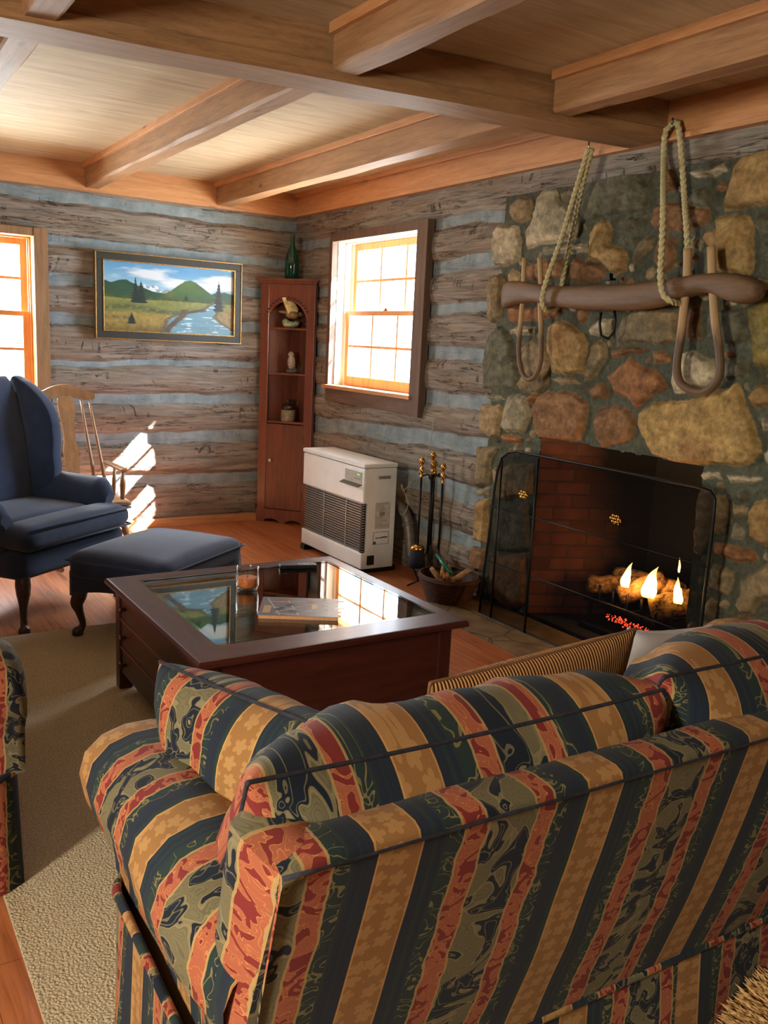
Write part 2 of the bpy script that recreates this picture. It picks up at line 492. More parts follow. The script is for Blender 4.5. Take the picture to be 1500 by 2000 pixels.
# chinking bands surveyed at two upright lines of each wall: (y_top, y_bottom) at each
def bands(lx, rx_, L, ax, v):
    out = []
    o = 0 if ax == 1 else 1
    for (lt, lb, rt_, rb) in L:
        a0 = at(lx, lt, ax, v); a1 = at(lx, lb, ax, v); b0 = at(rx_, rt_, ax, v); b1 = at(rx_, rb, ax, v)
        out.append((a0[o], a1.z, a0.z, b0[o], b1.z, b0.z))
    return out
BACK_CH = bands(100, 483, [(370, 392, 420, 441), (457, 477, 500, 518), (530, 556, 562, 580), (607, 629, 628, 647),
                           (702, 713, 705, 717), (768, 788, 773, 792), (846, 864, 840, 863), (927, 949, 923, 942)], 1, BY)
RIGHT_CH = bands(623, 900, [(467, 484, 421, 442), (562, 580, 502, 529), (614, 630, 592, 612), (667, 693, 680, 706), (750, 768, 772, 800),
                            (813, 842, 852, 884), (880, 912, 945, 984), (952, 985, 1044, 1070)], 0, RX)
BACK_CH.insert(0, (1.1, -0.02, 0.03, 3.0, -0.02, 0.02))
WIN_B = (0.20, 1.285, 1.03, 2.10)     # window in the back wall: x0 x1 z0 z1
WIN_R = (4.86, 5.975, 1.165, 2.215)   # window in the right wall: y0 y1 z0 z1
FP = (2.52, 3.585, 0.0, 1.04)         # fireplace opening in the right wall
o = wall_grid('wall_back', LX, RX + .05, 0.0, CZ, BACK_CH, [(WIN_B[0], WIN_B[1], WIN_B[2], WIN_B[3])],
              lambda U, Z, h: np.stack([U, BY - h, Z], -1))
struct(o)
o = wall_grid('wall_right', RY, BY + .05, 0.0, CZ, RIGHT_CH, [(WIN_R[0], WIN_R[1], WIN_R[2], WIN_R[3]), (FP[0] - .02, FP[1] + .02, 0, FP[3] + .02)],
              lambda U, Z, h: np.stack([RX - h, U, Z], -1))
struct(o)

# baseboard along the back wall
m = MB(); m.box(LX, 2.98, BY - 0.045, BY + 0.02, 0, 0.062, 0.003)
struct(m.build('baseboard_back', MAT_PINE_X))

# ------------------------------------------------------------------ ceiling beams
m = MB(); m.box(LX, RX - .03, BY - 0.035, BY + 0.05, FB, CZ + .005, 0.003)
struct(m.build('trim_1', MAT_PINE_X))
m = MB(); m.box(RX - 0.035, RX + 0.05, RY, BY - .03, FB + 0.012, CZ + .005, 0.003)
m.box(RX - 0.052, RX + .03, RY, BY - .036, FB + .005, FB + 0.028, 0.003)
m.box(RX - 0.065, RX - .03, 3.3, BY - .036, CZ - 0.03, CZ + .005, 0.003)
struct(m.build('trim_2', MAT_PINE_Y))
def hewn(bm_box, amp, seed):
    pass
def beam(name, x0, x1, y0, y1, z0, z1, mat, trim_side=None, trimmat=None, skew=0.0, amp=0.006, cut=0.06):
    """a hand-hewn timber: a box cut into short lengths with slightly uneven edges"""
    m = MB(); L = (y1 - y0); n = max(2, int(L / cut))
    prof = [(x0, z1), (x0, z0 + .012), (x0 + .012, z0), (x1 - .012, z0), (x1, z0 + .012), (x1, z1)]
    sd = rng.random() * 50
    def fn(i, j):
        y = y0 + L * i / n
        a, z = prof[j]
        w = (mnoise.noise(Vector((y * 3.1, j * 1.7, sd)))) * amp if 0 < j < 5 else mnoise.noise(Vector((y * 3.1, j * 1.7, sd))) * amp * 0.6
        w2 = mnoise.noise(Vector((y * 2.3, sd, j * 0.9))) * amp if 0 < j < 5 else 0
        return Vector((a + w + skew * (y - y0), y, z + w2))
    V = m.grid(n + 1, 6, fn, closev=True)
    m.bm.faces.new([V[0][j] for j in range(6)]); m.bm.faces.new([V[n][j] for j in reversed(range(6))])
    o = m.build(name, mat, smooth=False)
    return o
JZ = 2.462
joists = [(1.632, 1.738, 3.22, 6.61, 'hewn ceiling joist over the painting, second from the left'),
          (2.602, 2.735, 3.15, 6.61, 'hewn ceiling joist beyond the crossbeam, nearest the right window'),
          (0.605, 0.718, 3.30, 6.61, 'hewn ceiling joist beyond the crossbeam at the left picture edge'),
          (1.645, 1.757, RY + .02, 3.05, 'ceiling joist on the near side of the crossbeam, top centre'),
          (2.612, 2.722, RY + .02, 2.93, 'ceiling joist on the near side of the crossbeam, above the fireplace'),
          (0.605, 0.718, RY + .02, 3.20, 'ceiling joist on the near side of the crossbeam, top left')]
for (a, b, c, d, lab) in joists:
    o = beam('ceiling_joist', a, b, c, d, JZ, CZ + .004, MAT_BEAM_Y)
    tag(o, lab, 'ceiling beam', 'ceiling joists')
    mm = MB(); mm.box(a - 0.022, a + .002, c, d, CZ - 0.036, CZ + .003, 0.003)
    mm.build('nailer_strip', MAT_PINE_Y, o)
# the main crossbeam, two timbers one over the other, lying slightly askew
cb = empty('crossbeam', (0, 0, 0))
tag(cb, 'main timber crossbeam running across the whole ceiling in front of the fireplace', 'ceiling beam')
def crosstimber(name, x0, x1, w0, w1, z0, z1, mat):
    m = MB(); n = 60; prof = [(w0, z1), (w0, z0 + .01), (w0 + .01, z0), (w1 - .01, z0), (w1, z0 + .01), (w1, z1)]
    def fn(i, j):
        x = x0 + (x1 - x0) * i / n
        yc = 3.32 + (3.02 - 3.32) * (x - .6) / (3.2 - .6)
        a, z = prof[j]
        k = 0.005 if 0 < j < 5 else 0.002
        return Vector((x, yc + a + k * mnoise.noise(Vector((x * 2.5, j * 1.3, z0 * 9))), z + (k * mnoise.noise(Vector((x * 2.1, 7.0, j * 1.1 + z0 * 5))) if 0 < j < 5 else 0)))
    V = m.grid(n + 1, 6, fn, closev=True)
    m.bm.faces.new([V[0][j] for j in range(6)]); m.bm.faces.new([V[n][j] for j in reversed(range(6))])
    return m.build(name, mat, cb, smooth=False)
crosstimber('upper_timber', LX, RX - .036, -0.103, 0.09, 2.498, CZ + .004, MAT_BEAM_X)
crosstimber('lower_timber', LX, RX - .053, -0.112, 0.106, 2.445, 2.497, MAT_BEAM_X)
# ------------------------------------------------------------------ windows
MAT_PANE = glass_mat('window_glass', (0.97, 0.99, 1, 1), 1.45)
MAT_SASH = wood('golden_pine_sash', rgb(204, 132, 72), rgb(236, 176, 112), 'Z', rough=0.4)
MAT_JAMB = wood('pale_painted_jamb', rgb(206, 200, 186), rgb(232, 228, 218), 'Z', rough=0.5)
MAT_BRASS = plain('aged_brass', rgb(176, 132, 62), 0.28, 1.0, nscale=40, namt=0.25)
def window(name, opening, axis, casing_mat, casing_w, jamb_mat, apron=True, side_drop=0.0, cols=3):
    a0, a1, z0, z1 = opening
    W_ = empty(name); struct(W_)
    def bx(m, a, b, d0, d1, c, d, bev=0.003):
        if axis == 0: m.box(RX + d0, RX + d1, a, b, c, d, bev)
        else: m.box(a, b, BY + d0, BY + d1, c, d, bev)
    m = MB()
    cw = casing_w
    bx(m, a0 - cw[0], a0, -.045, .012, z0 - side_drop, z1 + cw[2]); bx(m, a1, a1 + cw[1], -.045, .012, z0 - (0 if apron else 0.02), z1 + cw[2])
    bx(m, a0, a1, -.040, .012, z1, z1 + cw[2])
    m.build('casing', casing_mat, W_)
    if apron:
        m = MB(); bx(m, a0 - .03 if side_drop == 0 else a0, a1 + cw[1] + .01, -.036, .012, z0 - .125, z0 - .028)
        m.build('apron', MAT_DARKBOARD_Y, W_)
    m = MB(); bx(m, a0 - .025, a1 + cw[1] + .02, -.062, .20, z0 - .027, z0)
    m.build('sill', MAT_PINE_Y if axis == 0 else MAT_PINE_X, W_)
    m = MB()
    bx(m, a0 - .02, a0, .0, .26, z0, z1); bx(m, a1, a1 + .02, .0, .26, z0, z1); bx(m, a0 - .02, a1 + .02, .0, .26, z1, z1 + .02)
    bx(m, a0, a0 + .012, .07, .085, z0, z1); bx(m, a1 - .012, a1, .07, .085, z0, z1)
    bx(m, a0, a0 + .012, .125, .14, z0, z1); bx(m, a1 - .012, a1, .125, .14, z0, z1)
    bx(m, a0, a1, .07, .085, z1 - .012, z1)
    m.build('jamb', jamb_mat, W_)
    mid = (z0 + z1) / 2 + 0.012
    for nm, d0, d1, zb, zt, br, tr in (('upper_sash', .142, .176, mid - .018, z1 - .002, .034, .05), ('lower_sash', .088, .122, z0 + .002, mid + .018, .07, .034)):
        m = MB(); st = .048
        A, B = a0 + .012, a1 - .012
        bx(m, A, A + st, d0, d1, zb, zt); bx(m, B - st, B, d0, d1, zb, zt)
        bx(m, A + st, B - st, d0, d1, zb, zb + br); bx(m, A + st, B - st, d0, d1, zt - tr, zt)
        s = m.build(nm, MAT_SASH, W_)
        m = MB(); iw = (B - A - 2 * st)
        for k in range(1, cols):
            xx = A + st + iw * k / cols
            bx(m, xx - .009, xx + .009, d0 + .006, d1 - .006, zb + br - .004, zt - tr + .004, 0)
        zz = (zb + br + zt - tr) / 2
        bx(m, A + st - .004, B - st + .004, d0 + .008, d1 - .008, zz - .009, zz + .009, 0)
        m.build('muntins', MAT_SASH, s)
        m = MB(); bx(m, A + st - .004, B - st + .004, (d0 + d1) / 2 - .0015, (d0 + d1) / 2 + .0015, zb + br - .004, zt - tr + .004, 0)
        m.build('glass_pane', MAT_PANE, s)
    m = MB(); ac = (a0 + a1) / 2
    bx(m, ac - .03, ac + .03, .095, .125, mid + .018, mid + .026); bx(m, ac - .008, ac + .02, .10, .12, mid + .024, mid + .038)
    m.build('sash_lock', MAT_BRASS, W_)
    return W_
window('window_1', WIN_R, 0, MAT_DARKBOARD_Z, (0.115, 0.045, 0.06), MAT_JAMB, apron=True, side_drop=0.135)
window('window_2', WIN_B, 1, MAT_BROWNBOARD_Z, (0.09, 0.092, 0.055), MAT_SASH, apron=True)

# ground outside so that the windows look out on a bright yard
t = NT('pale_winter_yard', 0.9); t.color(t.ramp(t.noise(t.coord(), 2.0, 5), [(0.3, rgb(196, 190, 160)), (0.7, rgb(232, 228, 205))]))
m = MB(); m.box(-12, 16, -12, 18, -0.6, -0.5)
struct(m.build('ground', t.m))

# ------------------------------------------------------------------ stone chimney breast
S5 = """t 258,500 300,470 355,475 370,510 355,570 310,595 270,575 255,540
l 175,640 200,590 240,600 300,610 315,680 300,780 240,800 180,800 172,720
l 330,640 370,560 390,460 430,420 480,425 500,480 560,520 585,600 580,670 500,690 400,700 335,725
t 505,430 560,425 600,430 590,490 540,500 510,480
d 600,560 620,470 680,370 760,335 900,345 945,420 935,530 850,540 740,555 640,590
l 415,715 560,700 630,695 630,735 520,745 420,755
g 650,640 680,590 740,585 760,620 750,690 810,715 830,760 820,820 760,850 700,780 630,765
b 545,800 570,760 640,775 700,790 740,850 690,875 600,880 550,870
d 790,580 850,560 900,575 905,630 800,640
b 955,560 960,500 1040,480 1130,500 1235,520 1230,600 1120,630 990,635 945,600
b 1000,330 1060,330 1070,430 1010,440
d 1130,470 1160,420 1220,400 1250,440 1245,520 1180,510 1135,500
l 1130,340 1180,320 1300,300 1315,330 1260,360 1160,355
g 1300,500 1320,400 1350,310 1400,260 1480,230 1560,225 1610,300 1600,500 1420,525 1310,535
g 1260,560 1350,550 1430,560 1455,620 1440,720 1450,780 1420,860 1300,820 1250,800 1240,720 1200,680 1230,630 1265,620
t 890,680 930,655 960,670 945,720 880,780 850,790 855,740
b 980,660 1050,660 1070,740 1060,820 1000,840 960,780
l 1120,690 1160,655 1200,680 1185,730 1130,740
l 835,790 860,785 860,825 838,825
t 145,1060 150,930 170,850 215,835 230,860 215,1020 215,1060 165,1085
o 245,1000 330,1000 500,1010 520,1020 480,1050 380,1070 250,1070
b 335,800 400,780 500,770 530,800 520,870 380,875 335,860
l 250,1110 300,1090 375,1095 370,1130 300,1135 250,1125
d 125,1270 145,1150 205,1085 235,1110 270,1170 290,1290 285,1400 125,1395
t 330,1180 375,1140 430,1170 445,1280 440,1380 400,1430 320,1420 295,1380 330,1300 310,1260
g 445,1090 480,1065 540,1070 610,1130 630,1180 620,1320 520,1330 455,1320 440,1180
t 630,1270 650,1190 690,1165 720,1180 730,1240 700,1290 660,1350 620,1350
t 775,1120 800,1060 880,1010 1000,1000 1070,1010 1080,1100 1070,1170 1000,1195 900,1185 780,1185
b 1110,1000 1190,980 1195,1150 1130,1170 1110,1110
d 1230,1010 1300,1000 1400,1000 1415,1080 1380,1170 1270,1180 1220,1160
y 1420,1020 1470,970 1500,960 1580,970 1570,1300 1500,1310 1455,1280 1430,1180
b 740,1205 830,1200 930,1205 900,1235 745,1240
b 945,1225 1000,1215 1040,1240 1030,1280 960,1280
o 730,1330 800,1280 850,1250 900,1290 970,1310 1030,1390 960,1430 880,1495 820,1440 770,1420
l 1045,1300 1060,1240 1160,1215 1250,1260 1270,1330 1240,1390 1160,1400 1110,1420 1060,1420 1045,1370
d 1300,1280 1340,1265 1420,1275 1425,1350 1310,1360
b 360,1500 400,1430 440,1410 580,1410 640,1480 630,1560 600,1650 500,1660 400,1640 370,1570
b 665,1550 690,1490 760,1470 830,1485 865,1540 860,1640 800,1665 700,1680 665,1620
G 885,1520 960,1465 1110,1460 1250,1410 1370,1380 1400,1450 1445,1560 1490,1700 1450,1760 1350,1775 1150,1770 950,1720 900,1640 880,1570
g 1410,1430 1450,1390 1500,1380 1580,1400 1580,1500 1440,1480
t 120,1470 200,1475 225,1500 205,1560 200,1630 160,1645 110,1600 105,1540
l 235,1440 270,1420 330,1440 360,1520 320,1620 230,1605 205,1580
o 205,1620 260,1620 320,1640 300,1670 220,1660
l 130,1420 200,1430 225,1450 160,1455
o 340,1440 380,1420 390,1450 360,1475 335,1465
t 450,1350 560,1345 610,1375 500,1380
b 640,1390 700,1370 740,1390 730,1440 650,1450
l 1395,1380 1415,1375 1418,1400 1395,1405
l 1480,1550 1500,1540 1560,1560 1560,1610 1490,1610
l 650,1090 690,1060 760,1060 750,1140 680,1150 640,1130
d 1460,560 1500,550 1560,560 1560,650 1500,660 1460,610
d 1490,680 1560,680 1560,800 1500,790
t 88,1690 150,1680 205,1685 170,1740 150,1870 90,1870
l 90,1885 150,1880 150,1920 95,1915
g 95,1940 145,1930 150,2030 140,2150 75,2140 85,2060
b 70,2170 135,2180 130,2280 90,2290 60,2240
d 160,1980 350,1950 345,2180 300,2190 180,2200
t 180,1780 370,1760 370,1920 200,1940
b 170,2220 330,2200 325,2450 250,2470 150,2400
l 1180,1810 1280,1810 1290,1840 1200,1835
l 1305,1825 1400,1820 1480,1840 1450,1855 1330,1850
t 1160,1940 1185,1880 1240,1900 1240,2060 1230,2100 1180,2200 1140,2180 1165,2065"""
S1380 = """t 110,340 200,330 250,450 240,560 200,700 110,720 90,600
t 270,425 300,415 410,440 400,520 330,550 290,530
l 265,640 310,590 400,680 400,740 350,765 260,755
g 430,480 480,400 600,380 700,400 700,800 600,830 520,780 460,740 480,660 430,600
o 95,790 180,790 340,830 480,850 520,930 490,980 350,980 230,950 100,890
l 560,910 600,890 600,970 560,960
t 60,1050 100,990 300,1080 290,1200 240,1310 120,1270 20,1240 60,1150
t 30,1380 80,1320 140,1360 130,1450 90,1560 20,1500
t 150,1370 220,1350 250,1390 210,1430 160,1420
t 360,1170 420,1110 520,1050 600,1000 700,1000 700,1300 560,1360 480,1500 380,1500 310,1420 330,1350 370,1290
b 120,1560 350,1510 500,1540 530,1600 300,1650 130,1650"""
stones = []
PAL = {'t': (148, 128, 98), 'l': (176, 164, 138), 'd': (98, 96, 80), 'b': (128, 96, 68), 'g': (160, 132, 88), 'o': (146, 104, 72), 'y': (136, 122, 72), 'G': (162, 134, 86)}
def addst(txt, off, k):
    for ln in txt.split('\n'):
        p = ln.split(); pts = []
        for q in p[1:]:
            a, b = q.split(','); w = at(off[0] + float(a) / k, off[1] + float(b) / k, 0, RX)
            pts.append((w.y, w.z))
        stones.append((p[0], pts))
addst(S5, (900, 200), 2.5); addst(S1380, (1380, 900), 5.0)
# more stones where the photograph does not reach (towards the near side)
yy = 1.95
for r in range(9):
    z = 0.05 + r * 0.25; y = 1.9 - 0.1 * rng.random()
    while y > 1.25:
        w = 0.14 + 0.16 * rng.random(); h = 0.19 + 0.05 * rng.random()
        pts = [(y - w / 2 + (w / 2 - .012) * cos(a) * (0.85 + .3 * rng.random()), z + .11 + (h / 2) * sin(a) * (0.85 + .3 * rng.random())) for a in [k * pi / 4 for k in range(8)]]
        stones.append((rng.choice('ttlbgd'), pts)); y -= w

def poly_sd(U, Z, pts):
    """signed distance, positive inside"""
    n = len(pts); d = np.full(U.shape, 1e9); ins = np.zeros(U.shape, bool)
    for i in range(n):
        x0, y0 = pts[i]; x1, y1 = pts[(i + 1) % n]
        ex, ey = x1 - x0, y1 - y0; wx, wy = U - x0, Z - y0
        t_ = np.clip((wx * ex + wy * ey) / (ex * ex + ey * ey + 1e-12), 0, 1)
        d = np.minimum(d, (wx - ex * t_) ** 2 + (wy - ey * t_) ** 2)
        c = ((y0 > Z) != (y1 > Z)) & (U < (x1 - x0) * (Z - y0) / (y1 - y0 + 1e-12) + x0)
        ins ^= c
    return np.sqrt(d) * np.where(ins, 1, -1)
def build_stonework():
    du = 0.006
    y0, y1, z0, z1 = 1.2, 4.16, 0.0, 2.33
    nu = int((y1 - y0) / du) + 1; nz = int((z1 - z0) / du) + 1
    U, Z = np.meshgrid(np.linspace(y0, y1, nu), np.linspace(z0, z1, nz), indexing='ij')
    Uw = U + (fbm(U * 9, Z * 9) - 0.5) * 0.03 + (fbm(U * 30 + 4, Z * 30) - .5) * .012
    Zw = Z + (fbm(U * 9 + 40, Z * 9 + 3) - 0.5) * 0.03 + (fbm(U * 30 + 44, Z * 30) - .5) * .012
    best = np.full(U.shape, -9.0)
    col = np.zeros(U.shape + (3,)); H = np.zeros(U.shape)
    mort = np.array(rgb(96, 98, 84)[:3]); mort2 = np.array(rgb(66, 70, 58)[:3])
    mn = fbm(U * 7, Z * 7)[..., None]
    col[:] = mort * mn + mort2 * (1 - mn)
    items = [(k, p, None) for k, p in stones]
    def put(kind, pts, pr, fade=0.95):
        nonlocal best, col, H
        us = [p[0] for p in pts]; zs = [p[1] for p in pts]; e = 0.06
        i0 = max(0, int((min(us) - e - y0) / du)); i1 = min(nu, int((max(us) + e - y0) / du) + 1)
        j0 = max(0, int((min(zs) - e - z0) / du)); j1 = min(nz, int((max(zs) + e - z0) / du) + 1)
        if i1 - i0 < 2 or j1 - j0 < 2: return
        sl = (slice(i0, i1), slice(j0, j1))
        sd = poly_sd(Uw[sl], Zw[sl], pts)
        b = best[sl]; m_ = sd > b
        bb = np.where(m_, sd, b); best[sl] = bb
        sx, sy = rng.random() * 40, rng.random() * 40
        ta = rng.uniform(-.5, .5); tb = rng.uniform(-.5, .5)
        cu, cz = np.mean(us), np.mean(zs)
        uu, zz = U[sl], Z[sl]
        h = pr * smooth(-0.004, 0.020, sd) + 0.012 * smooth(0.0, 0.08, sd)
        facet = np.floor(fbm(uu * 9 + sx, zz * 9 + sy, 2) * 7) / 7
        h = h + smooth(0, .02, sd) * ((fbm(uu * 14 + sx, zz * 14 + sy) - .5) * .022 + facet * 0.016 + ta * (uu - cu) * .12 + tb * (zz - cz) * .12)
        base = np.array(rgb(*PAL[kind])[:3]) * (0.85 + 0.3 * rng.random())
        n1 = fbm(uu * 16 + sx, zz * 30 + sy)[..., None]; n2 = fbm(uu * 5 + sy, zz * 7 + sx)[..., None]
        alt = np.array(rgb(*(PAL['o'] if kind in 'gGbo' else PAL['d']))[:3])
        cc = base * (0.45 + 1.1 * n1); cc = cc * (1 - 0.5 * smooth(0.48, 0.7, n2)) + alt * 0.5 * smooth(0.48, 0.7, n2)
        k = smooth(-.003, .003, sd) * m_
        col[sl] = col[sl] * (1 - k[..., None]) + cc * k[..., None]
        H[sl] = np.where(m_ & (sd > -.004), h, H[sl])
    for kind, pts in stones: put(kind, pts, 0.022)
    # small chinking stones in the gaps of the mortar
    for _ in range(2600):
        a, b = rng.uniform(1.9, 4.0), rng.uniform(0.03, 2.26)
        i, j = int((a - y0) / du), int((b - z0) / du)
        r = -best[min(i, nu - 1), min(j, nz - 1)] - 0.010
        if r < 0.013 or (FP[0] - .04 < a < FP[1] + .04 and b < FP[3] + 0.05): continue
        r = min(r, 0.045)
        pts = [(a + r * 1.25 * cos(t_ + .3) * rng.uniform(.75, 1.1), b + r * sin(t_ + .3) * rng.uniform(.75, 1.1)) for t_ in [k * pi / 3.5 for k in range(7)]]
        put(rng.choice('ddtlb'), pts, 0.010)
    H = H + (fbm(U * 25, Z * 25) - .5) * .006 * (best < 0) + (fbm(U * 60, Z * 60, 2) - .5) * .004
    col = np.clip(col, 0, 1)
    X = RX - 0.016 - H
    P = np.stack([X, U, Z], -1).reshape(-1, 3)
    Uc, Zc = U[:-1, :-1] + du / 2, Z[:-1, :-1] + du / 2
    lint = FP[3] - 0.015 * (FP[1] - Uc) / (FP[1] - FP[0]) + (vnoise(Uc * 20, Uc * 0 + 3) - .5) * 0.01
    hole = (Uc > FP[0] + (vnoise(Zc * 14, Zc * 0) - .5) * .02) & (Uc < FP[1] + (vnoise(Zc * 12, Zc * 0 + 9) - .5) * .02) & (Zc < lint)
    edge_ok = (Uc < 4.035 + (vnoise(Zc * 9, Zc * 0 + 5) - .5) * .03) | (best[:-1, :-1] > 0)
    t = NT('fieldstone_and_mortar', 0.9, 0.25)
    c = t.attr('StoneCol'); v = t.coord('Object')
    n = t.noise(v, 40, 5, 0.65); n2 = t.noise(v, 140, 3, 0.6)
    c = t.mix(0.8, c, t.ramp(n, [(0.3, (0.45, 0.45, 0.43, 1)), (0.7, (1.25, 1.22, 1.15, 1))]), 'MULTIPLY')
    t.color(c); t.bump(t.math('ADD', n, t.math('MULTIPLY', n2, .5)), 0.6, 0.006)
    root = empty('fireplace')
    tag(root, 'fieldstone fireplace with brick firebox built into the right wall', 'fireplace')
    gridmesh('stonework', nu, nz, P, ~hole & edge_ok, t.m, root, attrs=[('StoneCol', col.reshape(-1, 3))])
    return root
fireplace = build_stonework()
def brick_mat(name, c1, c2, mo, rough=0.85):
    t = NT(name, rough, 0.2)
    tc = t.node('ShaderNodeTexCoord'); b = t.node('ShaderNodeTexBrick')
    t.link(tc.outputs['UV'], b.inputs['Vector'])
    b.inputs['Scale'].default_value = 1.0; b.inputs['Brick Width'].default_value = 0.205
    b.inputs['Row Height'].default_value = 0.072; b.inputs['Mortar Size'].default_value = 0.006
    b.inputs['Color1'].default_value = c1; b.inputs['Color2'].default_value = c2; b.inputs['Mortar'].default_value = mo
    n = t.noise(tc.outputs['UV'], 12, 5)
    t.color(t.mix(0.7, b.outputs['Color'], t.ramp(n, [(0.3, (0.5, 0.5, 0.5, 1)), (0.7, (1, 1, 1, 1))]), 'MULTIPLY'))
    inv = t.math('SUBTRACT', 1.0, b.outputs['Fac'])
    bu, bv, _ = t.sep(tc.outputs['UV'])
    soot = t.math('ADD', t.math('ADD', bu, t.math('MULTIPLY', bv, .22)), t.math('MULTIPLY', t.noise(tc.outputs['UV'], 3.5, 4), .35))
    t.color(t.mix(t.ramp(soot, [(.50, (0, 0, 0, 1)), (.82, (1, 1, 1, 1))]), t.b.inputs['Base Color'].links[0].from_socket, rgb(24, 20, 18)))
    t.bump(inv, 0.5, 0.006)
    return t.m
MAT_BRICK = brick_mat('firebrick', rgb(134, 80, 58), rgb(108, 62, 46), rgb(92, 70, 56))
MAT_SOOT = plain('soot_blackened_brick', rgb(26, 22, 20), 0.95, nscale=8, bump=0.2)
MAT_IRON = plain('black_iron', rgb(22, 21, 22), 0.45, 0.6, nscale=60)
FBX = 3.93
m = MB()
def quadwall(m, a, b, z0, z1):
    L = (Vector(b) - Vector(a)).length
    m.grid(9, 9, lambda i, j: Vector((a[0] + (b[0] - a[0]) * i / 8, a[1] + (b[1] - a[1]) * i / 8, z0 + (z1 - z0) * j / 8)),
           lambda i, j: (L * i / 8, (z1 - z0) * j / 8))
quadwall(m, (RX - .012, FP[1] + .004), (FBX - .02, 3.30), 0, 1.12)
quadwall(m, (RX - .012, FP[0] - .004), (FBX - .02, 2.80), 0, 1.12)
m.build('brick_side_wall', MAT_BRICK, fireplace)
m = MB(); m.box(FBX - .02, FBX + .06, 2.70, 3.40, 0, 1.5); m.box(RX - .005, FBX + .05, 2.40, 3.72, 1.06, 1.20); m.box(RX - .005, FBX + .05, 3.62, 3.72, 0, 1.10); m.box(RX - .005, FBX + .05, 2.40, 2.48, 0, 1.10)
m.build('back_wall', MAT_SOOT, fireplace)
m = MB(); m.box(RX - .01, FBX, 2.45, 3.66, -.01, 0.035)
m.build('firebox_floor', MAT_SOOT, fireplace)
t = NT('hearth_flagstone', 0.8, 0.3)
v = t.coord('Object'); t.color(t.mix(t.ramp(t.voro(v, 2.6, 'DISTANCE_TO_EDGE'), [(0.0, (1, 1, 1, 1)), (0.02, (0, 0, 0, 1))]),
    t.ramp(t.noise(v, 5, 6), [(0.3, rgb(84, 68, 48)), (0.7, rgb(140, 118, 84))]), rgb(60, 54, 42)))
t.bump(t.noise(v, 20, 5), 0.4, 0.005)
m = MB(); m.box(2.845, RX - .01, 1.5, 4.05, -.004, 0.012, 0.004)
tag(m.build('hearth_slab', t.m), 'brown flagstone hearth strip set into the floor in front of the fireplace', 'hearth')

# ------------------------------------------------------------------ gas log fire
def bark_mat(name, c1, c2):
    t = NT(name, 0.9, 0.2); v = t.coord('Object')
    n = t.noise(v, 30, 6, 0.7); t.color(t.ramp(n, [(0.35, c1), (0.65, c2)])); t.bump(n, 0.9, 0.02); return t.m
MAT_FLOG = bark_mat('charred_bark', rgb(50, 32, 18), rgb(214, 160, 96))
def logmesh(m, a, b, r, seed=0, n=22, seg=18):
    a, b = Vector(a), Vector(b); ax = (b - a).normalized(); N = ax.orthogonal().normalized(); B = ax.cross(N)
    rings = []
    for i in range(seg):
        f = i / (seg - 1); ring = []
        for k in range(n):
            an = 2 * pi * k / n
            rr = r * (1 + .16 * mnoise.noise(Vector((cos(an) * 1.6, sin(an) * 1.6, f * 4 + seed))) + .08 * mnoise.noise(Vector((cos(an) * 6, sin(an) * 6, f * 9 + seed))))
            if i in (0, seg - 1): rr *= .86
            ring.append(m.bm.verts.new(a.lerp(b, f) + (N * cos(an) + B * sin(an)) * rr))
        rings.append(ring)
    for A, Bq in zip(rings, rings[1:]):
        for k in range(n):
            f = m.bm.faces.new((A[k], A[(k + 1) % n], Bq[(k + 1) % n], Bq[k])); f.smooth = True
    m.bm.faces.new(list(reversed(rings[0]))); m.bm.faces.new(rings[-1])
fire_logs = [((3.62, 3.24, .31), (3.60, 2.80, .34), .052, 'long back log of the gas fire lying behind the flames'),
             ((3.44, 3.27, .275), (3.58, 3.03, .31), .048, 'left charred log of the gas fire with a tall flame beside it'),
             ((3.43, 3.05, .27), (3.60, 2.90, .37), .056, 'middle charred log of the gas fire under the widest flame'),
             ((3.42, 2.83, .265), (3.56, 2.66, .34), .060, 'right charred log of the gas fire with bright cut end')]
for a, b, r, lab in fire_logs:
    m = MB(); logmesh(m, a, b, r, rng.random() * 9)
    tag(m.build('fire_log', MAT_FLOG), lab, 'log', 'logs on the grate')
gr = empty('fire_grate'); tag(gr, 'black iron grate carrying the logs inside the firebox', 'grate')
m = MB()
for k in range(7):
    y = 2.68 + k * 0.095
    m.tube([(3.40, y, .30), (3.40, y, .20), (3.64, y, .20), (3.66, y, .30)], .008, 6)
m.build('bars', MAT_IRON, gr)
m = MB(); m.box(3.42, 3.435, 2.66, 3.28, .185, .20); m.box(3.60, 3.615, 2.66, 3.28, .185, .20)
m.build('cross_bars', MAT_IRON, gr)
for x, y in ((3.43, 2.7), (3.43, 3.24), (3.61, 2.7), (3.61, 3.24)):
    m = MB(); m.box(x - .01, x + .01, y - .01, y + .01, .034, .19); m.build('leg', MAT_IRON, gr)
def flame_mat():
    t = NT('gas_flame', 1.0); v = t.coord('Generated')
    c = t.ramp(t.sep(v)[2], [(0.0, rgb(255, 170, 60)), (0.25, rgb(255, 215, 120)), (0.75, rgb(255, 190, 80)), (1.0, rgb(255, 120, 30))])
    t.setin(t.b.inputs['Emission Color'], c); t.b.inputs['Emission Strength'].default_value = 26.0
    t.color((0, 0, 0, 1)); return t.m
MAT_FLAME = flame_mat()
